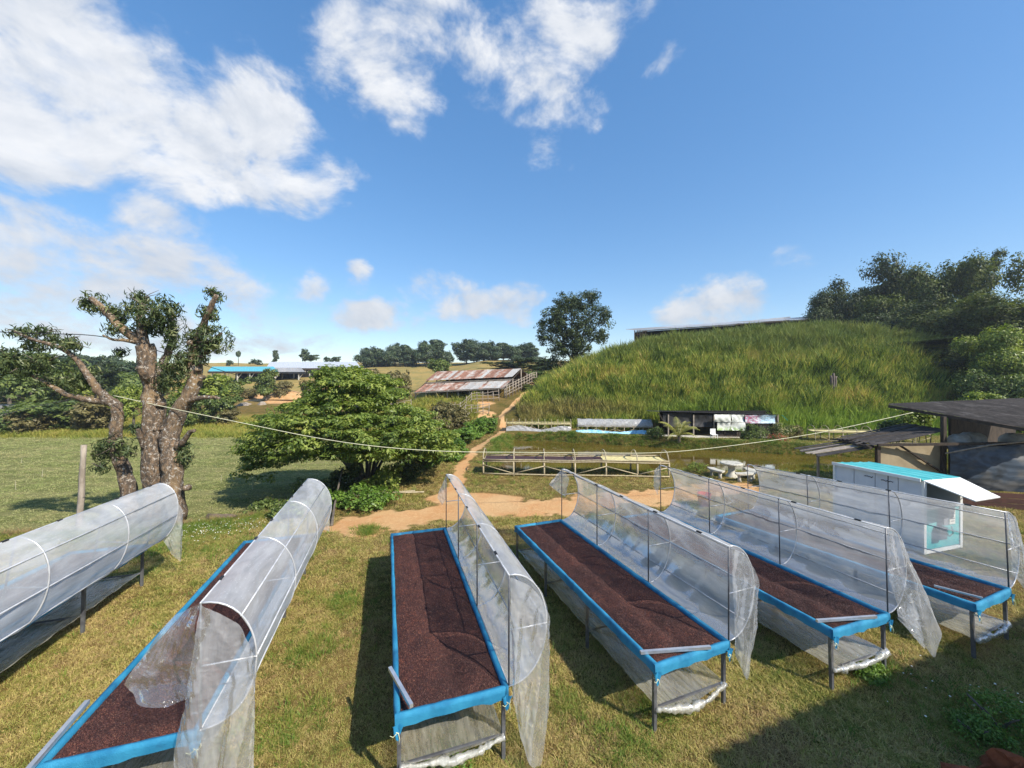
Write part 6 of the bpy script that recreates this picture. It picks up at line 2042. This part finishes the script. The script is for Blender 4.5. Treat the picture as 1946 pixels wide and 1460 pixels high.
# ------------------------------------------------------------------ timber shed at the right
def right_shed():
    root = thing('timber_shed', 'dark timber shed with a tilted fibre sheet roof at the right edge', 'shed', (15.3, 16.2, gz(15.3, 16.2)))
    z = gz(16, 16)
    # main roof
    r1 = at(1688, 768, 17.6); r2 = r1 + Vector((10.5, 3.2, .1)); e1 = at(2008, 822, 13.6); e2 = e1 + Vector((10.5, 3.2, .1))
    wall_sheets(root, r1, r2, e2, e1, 11, [M['tin_dark']], .03, seed=12, ribs=5)
    part('verge_board', MB().beam(r1 + Vector((-.02, -.03, -.10)), e1 + Vector((-.02, -.03, -.10)), .05, .12), M['wood_dark'], root)
    for k in range(4):
        t = (k + .5) / 4; a = r1.lerp(e1, t) + Vector((0, 0, -.1)); part('purlin', MB().beam(a, a + Vector((10.4, 3.2, .1)), .08), M['wood_dark'], root)
    # lean-to roof towards the pond: old boards running down the slope
    t0 = at(1800, 818, 15.9); t1 = t0 + Vector((.35, 2.0, .06)); b0 = at(1655, 848, 15.9); b1 = b0 + Vector((.35, 2.0, .06))
    rn = random.Random(3)
    for k in range(14):
        f0, f1 = k / 14, (k + 1) / 14 - .006
        a = t0.lerp(t1, f0); b = t0.lerp(t1, f1); c = b0.lerp(b1, f1); d = b0.lerp(b1, f0)
        e = (d - a).normalized() * rn.uniform(-.2, .25); o = Vector((0, 0, rn.uniform(0, .04)))
        P = [[a + o, b + o], [a.lerp(d, .5) + o - Vector((0, 0, .03)), b.lerp(c, .5) + o - Vector((0, 0, .03))], [d + e + o, c + e + o]]
        part('roof_board', MB().slab(P, .03), M['tin_dark'] if rn.random() < .7 else M['wood_dark'], root)
    # lower skirt roof of laths
    s0 = at(1668, 850, 16.2); s1 = s0 + Vector((.3, 1.7, .04)); u0 = at(1556, 868, 16.2); u1 = u0 + Vector((.3, 1.7, .04))
    for k in range(9):
        f0, f1 = k / 9, (k + 1) / 9 - .02
        a = s0.lerp(s1, f0); b = s0.lerp(s1, f1); c = u0.lerp(u1, f1); d = u0.lerp(u1, f0); e = (d - a).normalized() * rn.uniform(-.25, .2); o = Vector((0, 0, rn.uniform(0, .05)))
        part('roof_lath', MB().slab([[a + o, b + o], [d + e + o, c + e + o]], .025), M['tin_dark'] if rn.random() < .6 else M['wood_grey'], root)
    part('eave_beam', MB().beam(b0 + Vector((0, 0, -.08)), b1 + Vector((0, 0, -.08)), .1), M['wood_dark'], root)
    for p in (u0.lerp(u1, .92).lerp(s1, .35),):
        part('post', MB().beam((p.x + .1, p.y, gz(p.x, p.y) - .3), p + Vector((.1, 0, -.02)), .08), M['wood_grey'], root)
    # posts
    for px, d, yt in ((1793, 15.8, 792), (1668, 16.0, 848), (2010, 15.2, 815)):
        p = at(px, yt, d); part('post', MB().beam((p.x, p.y, gz(p.x, p.y) - .1), p, .13), M['wood_dark'], root)
    p = at(1793, 792, 20.5); part('post', MB().beam((p.x, p.y, gz(p.x, p.y) - .1), p, .13), M['wood_dark'], root)
    # tan wall panel with a diagonal brace
    a = at(1671, 850, 16.0); b = at(1790, 846, 15.9); 
    mb = MB(); mb.add([(a.x, a.y, z - .05), (b.x, b.y, z - .05), (b.x, b.y, b.z), (a.x, a.y, a.z), (a.x, a.y + .05, z - .05), (b.x, b.y + .05, z - .05), (b.x, b.y + .05, b.z), (a.x, a.y + .05, a.z)], [(0, 1, 2, 3), (7, 6, 5, 4), (3, 2, 6, 7), (0, 4, 5, 1), (1, 5, 6, 2), (0, 3, 7, 4)])
    part('wall_panel', mb, M['cream'], root)
    part('brace', MB().beam(at(1712, 848, 15.85), at(1792, 899, 15.80), .11, .05), M['wood_dark'], root)
    part('top_plate', MB().beam(at(1668, 846, 15.9), at(1960, 842, 15.0), .10), M['wood_dark'], root)
    # back and right walls in shade
    mb = MB(); mb.beam((23.2, 20.4, 1.4), (29, 22.2, 1.4), .1, 3.2); part('back_wall', mb, M['wood_dark'], root)
    # low board at the foot
    mb = MB(); c = at(1800, 950, 15.35); dd = at(1990, 955, 14.6); 
    redb = pmat('red_brown_board', (.095, .042, .032), (.065, .03, .024), 3, .85)
    for k in range(3):
        o = Vector((0, .02 * k, .02 + .2 * k)); mb = MB(); mb.beam(Vector((c.x, c.y, z + .1)) + o, Vector((dd.x, dd.y, z + .1)) + o, .04, .185); part('foot_board', mb, redb, root)
    # tarp wall: a thing hung on it
    m, N, bs = new_mat('blue_grey_tarp')
    tc = N.node('ShaderNodeTexCoord'); v = N.vmath('MULTIPLY', tc.outputs['Object'], (1, 1, 1.6))
    n = N.noise(v, 1.3, 6, .6, .8); col = N.mix(N.rng(n, .38, .62), (.065, .092, .13), (.035, .045, .06))  # dark tarp, its colour deepened further for the shade it hangs in
    n2 = N.noise(v, .8, 4, .6); col = N.mix(N.rng(n2, .5, .66), col, (.14, .14, .14)); N.l.new(col, bs.inputs['Base Color']); bs.inputs['Roughness'].default_value = .55
    A = at(1797, 842, 15.7); B_ = at(2010, 832, 14.8)
    def tf(u, v):
        t = A.lerp(B_, u); sag = .22 * math.sin(math.pi * u) * (1 - v)
        zb = z + .62; return (t.x, t.y - .06 - .12 * math.sin(math.pi * v) * (1 + .4 * math.sin(5 * u)), t.z - sag + (zb - t.z + sag) * v)
    mb = MB(); mb.grid(film_grid(tf, 50, 26, .035, 8, (2.2, 2.6)))
    single('tarp', mb, m, 'dull blue grey tarp hung as the front of the timber shed', 'tarp', (A.x, A.y, z + .6), None, True)
    mb = MB(); mb.tube([at(1797, 862, 15.45), at(1880, 846, 15.1), at(1985, 836, 14.6)], .03, 6); single('bamboo_pole', mb, M['wood_grey'], 'bamboo pole tied slantwise across the tarp of the timber shed', 'pole', at(1797, 862, 15.45), None, True)
    # sacks stored above the tarp
    sk = pmat('white_sack', (.50, .49, .45), (.38, .37, .34), 5, .8, 0, .4, 12)
    for i, (px, py, r) in enumerate([(1845, 838, .48), (1925, 838, .42), (1822, 838, .36)]):
        c = at(px, py, 16.6 - .2 * i); mb = MB(); rows = []
        for j in range(8):
            a = math.pi * j / 7; rows.append([c + Vector((math.cos(6.283 * k / 14) * r * 1.25 * math.sin(a) ** .7, math.sin(6.283 * k / 14) * r * .8 * math.sin(a) ** .7, -math.cos(a) * r * .75 + .03 * math.sin(5 * k))) for k in range(15)])
        mb.grid(rows); single('sack', mb, sk, ['white sack in the middle of the stack under the shed roof', 'white sack at the right under the shed roof', 'small white sack at the left under the shed roof'][i], 'sack', c, 'sacks under the shed roof', True)
    sh = at(1880, 848, 16.7); single('sack_shelf', MB().beam(at(1800, 852, 16.5), at(1990, 848, 15.8), 1.0, .06), M['wood_dark'], 'dark plank shelf carrying the sacks inside the timber shed', 'shelf', at(1800, 852, 16.5))


right_shed()
for i, a in enumerate([('leafy climber behind the post of the timber shed', 1748, 815, 90, 46, 'bright', 21.5), ('vine sprouting above the roof of the timber shed', 1866, 772, 60, 22, 'bright', 21.8), ('leafy bush behind the lean-to of the timber shed', 1700, 838, 70, 40, 'mid', 22.5)]):
    d = a[6]; x = (a[1] - CX) / F * d; s = d / F; zt_ = H - (a[2] - HZ) * s
    root = thing('climber', a[0], 'vine', (x, d, gz(x, d)))
    r = np.random.default_rng(500 + i); w, h = a[3] * s, a[4] * s; zb = zt_ - gz(x, d)
    lobes = [((r.uniform(-.4, .4) * w, r.uniform(-.4, .4), zb + r.uniform(.2, .85) * h), (w * .16, w * .16, h * .2)) for _ in range(8)]
    link('foliage', crown_mesh('foliage', lobes, 130, 14, .3, .16, .6, 50 + i, .7, .3, .6, .3), LM[a[5]], root)
    for k in range(4): part('stem', limb([(r.uniform(-.3, .3) * w, 0, -.1), (r.uniform(-.3, .3) * w, .1, zb * .6), (r.uniform(-.3, .3) * w, 0, zb + .6 * h)], .035, .012, 5, .1, k), M['bark'], root, True, False)

# ------------------------------------------------------------------ ropes, wires and the field post
def cord(name, label, cat, pts, r, mat, n=40):
    P = [lerp_poly([tuple(p) for p in pts], i / n) for i in range(n + 1)]
    mb = MB(); mb.tube(P, r, 5); return single(name, mb, mat, label, cat, P[0], None, True)


rope_m = pmat('pale_rope', (.62, .60, .42), (.50, .50, .36), 20, .8)
cord('rope', 'pale slack rope strung from the lopped tree to the timber shed', 'rope', [at(216, 752, 13.7), at(330, 777, 13.6), at(470, 806, 13.5), at(600, 832, 13.5), at(720, 849, 13.5), at(850, 858, 13.6), at(1000, 860, 13.8), at(1130, 861, 14.2), at(1260, 860, 14.6), at(1400, 846, 15.2), at(1560, 822, 15.9), at(1735, 784, 16.6)], 0.013, rope_m, 90)
cord('power_cable', 'black power cable running from the left edge past the lopped tree towards the slope', 'cable', [at(-60, 628, 13.0), at(60, 634, 13.3), at(200, 641, 14.2), at(330, 676, 17), at(400, 698, 20), at(520, 734, 26), at(590, 752, 32)], .016, M['clip'], 60)
cord('wire', 'thin wire sloping across the lower limbs of the lopped tree', 'wire', [at(0, 790, 15), at(60, 775, 15.2), at(140, 758, 14.6), at(200, 752, 13.9)], .010, M['wood_grey'], 30)


def field_post():
    d = 14.4; p = at(152, 985, d); x = p.x; z = gz(x, d)
    rn = random.Random(5)
    mb = limb([(x - .04, d, z - .3), (x + .02, d, z + 1.2), (x + .15, d, at(160, 846, d).z)], .105, .085, 8, .12, 7, 4)
    single('wooden_post', mb, M['wood_grey'], 'weathered grey wooden post standing left of the lopped tree', 'post', (x, d, z), None, True)
    st = pmat('stake', (.55, .50, .36), (.45, .40, .3), 9, .8)
    k = 0
    me = None
    for (px, py, h) in [(480, 930, .5), (420, 915, .45), (80, 905, .5), (40, 880, .45), (30, 930, .55)]:
        q = at(px, py, 1); dd = 6.1 * F / (py - HZ); xx = (px - CX) / F * dd; zz = gz(xx, dd)
        if me is None: me = MB().tube([(0, 0, -.1), (.02, 0, .5)], [.010, .007], 5).mesh('stake'); me.materials.append(st)
        o = bpy.data.objects.new('marker_stake', me); COL.objects.link(o); o.location = (xx, dd, zz); o.scale = (1, 1, h / .5); o.rotation_euler = (rn.uniform(-.1, .1), rn.uniform(-.1, .1), 0)
        tag(o, 'thin pale stake marking the mown field', 'stake', 'marker stakes in the field')
    # old log on the bank
    c = on_ground(420, 985); c.z = gz(c.x, c.y)
    mb = limb([tuple(c + Vector((-.5, .1, .12))), tuple(c + Vector((0, 0, .16))), tuple(c + Vector((.5, .05, .12)))], .16, .13, 9, .2, 3)
    single('log', mb, M['bark'], 'old log lying on the bank above the field', 'log', c, None, True)
    mb = limb([tuple(on_ground(630, 1000)), tuple(on_ground(640, 962) + Vector((0, 0, .5))), tuple(on_ground(652, 930) + Vector((0, 0, 1.0)))], .05, .03, 6, .1, 4)
    single('bare_branch', mb, M['bark_grey'], 'bare forked branch leaning beside the road behind the second table', 'branch', on_ground(630, 1000), None, True)


field_post()


# ------------------------------------------------------------------ bottom right: red earth; the house behind throws its shade on the lawn
def red_earth():
    red = pmat('red_earth', (.26, .075, .03), (.17, .045, .018), 5, .95, 0, .8, 14)
    rn = random.Random(9)
    for i, (px, py, r, h, lab) in enumerate([(1880, 1490, .38, .30, 'clod of wet red earth at the bottom edge right of the lawn'), (1952, 1490, .36, .46, 'larger clod of red earth in the bottom right corner'), (1815, 1490, .16, .20, 'smallest clod of red earth at the bottom edge')]):
        c = on_ground(px, py + 20); o = heap('red_earth', lab, 'earth', c, r, h, red, 20 + i, 26, 1.3); o.data.polygons.foreach_set('use_smooth', np.zeros(len(o.data.polygons), dtype=bool))


red_earth()


def house():
    wall = pmat('plaster', (.55, .50, .42), (.48, .44, .37), 2, .9)
    z = 7.0
    p0 = Vector((8.62, -.05, z)); u = Vector((.935, .354, 0)); v = Vector((.354, -.935, 0))
    root = thing('house', 'tall house standing behind the viewpoint at the right', 'house', (12, -3, 0))
    a = p0; b = p0 + u * 16; c = b + v * 7; d = a + v * 7
    wall_sheets(root, d + Vector((0, 0, 1.0)), c + Vector((0, 0, 1.0)), b, a, 16, [M['tin']], .03, seed=5, ribs=3)
    for p, q in ((a + u * .8 + v * .9, b - u * .8 + v * .9), (a + u * .8 + v * .9, d + u * .8 - v * .5)):
        mb = MB(); mb.beam((p.x, p.y, z / 2 - .2), (q.x, q.y, z / 2 - .2), .2, z - .2); part('wall', mb, wall, root)


house()


# ------------------------------------------------------------------ thin air haze over the valley
def haze():
    mb = MB(); mb.box((0, 192, 18), (700, 520, 46))
    m = bpy.data.materials.new('haze'); m.use_nodes = True; N = NT(m.node_tree); N.n.remove(N.n['Principled BSDF'])
    v = N.node('ShaderNodeVolumePrincipled', {'Color': (.80, .88, 1.0, 1), 'Density': .0004, 'Anisotropy': .2})
    N.l.new(v.outputs[0], N.n['Material Output'].inputs['Volume'])
    o = link('haze', mb.mesh('haze'), m); tag(o, 'thin bluish haze over the valley', None, None, 'stuff')


haze()
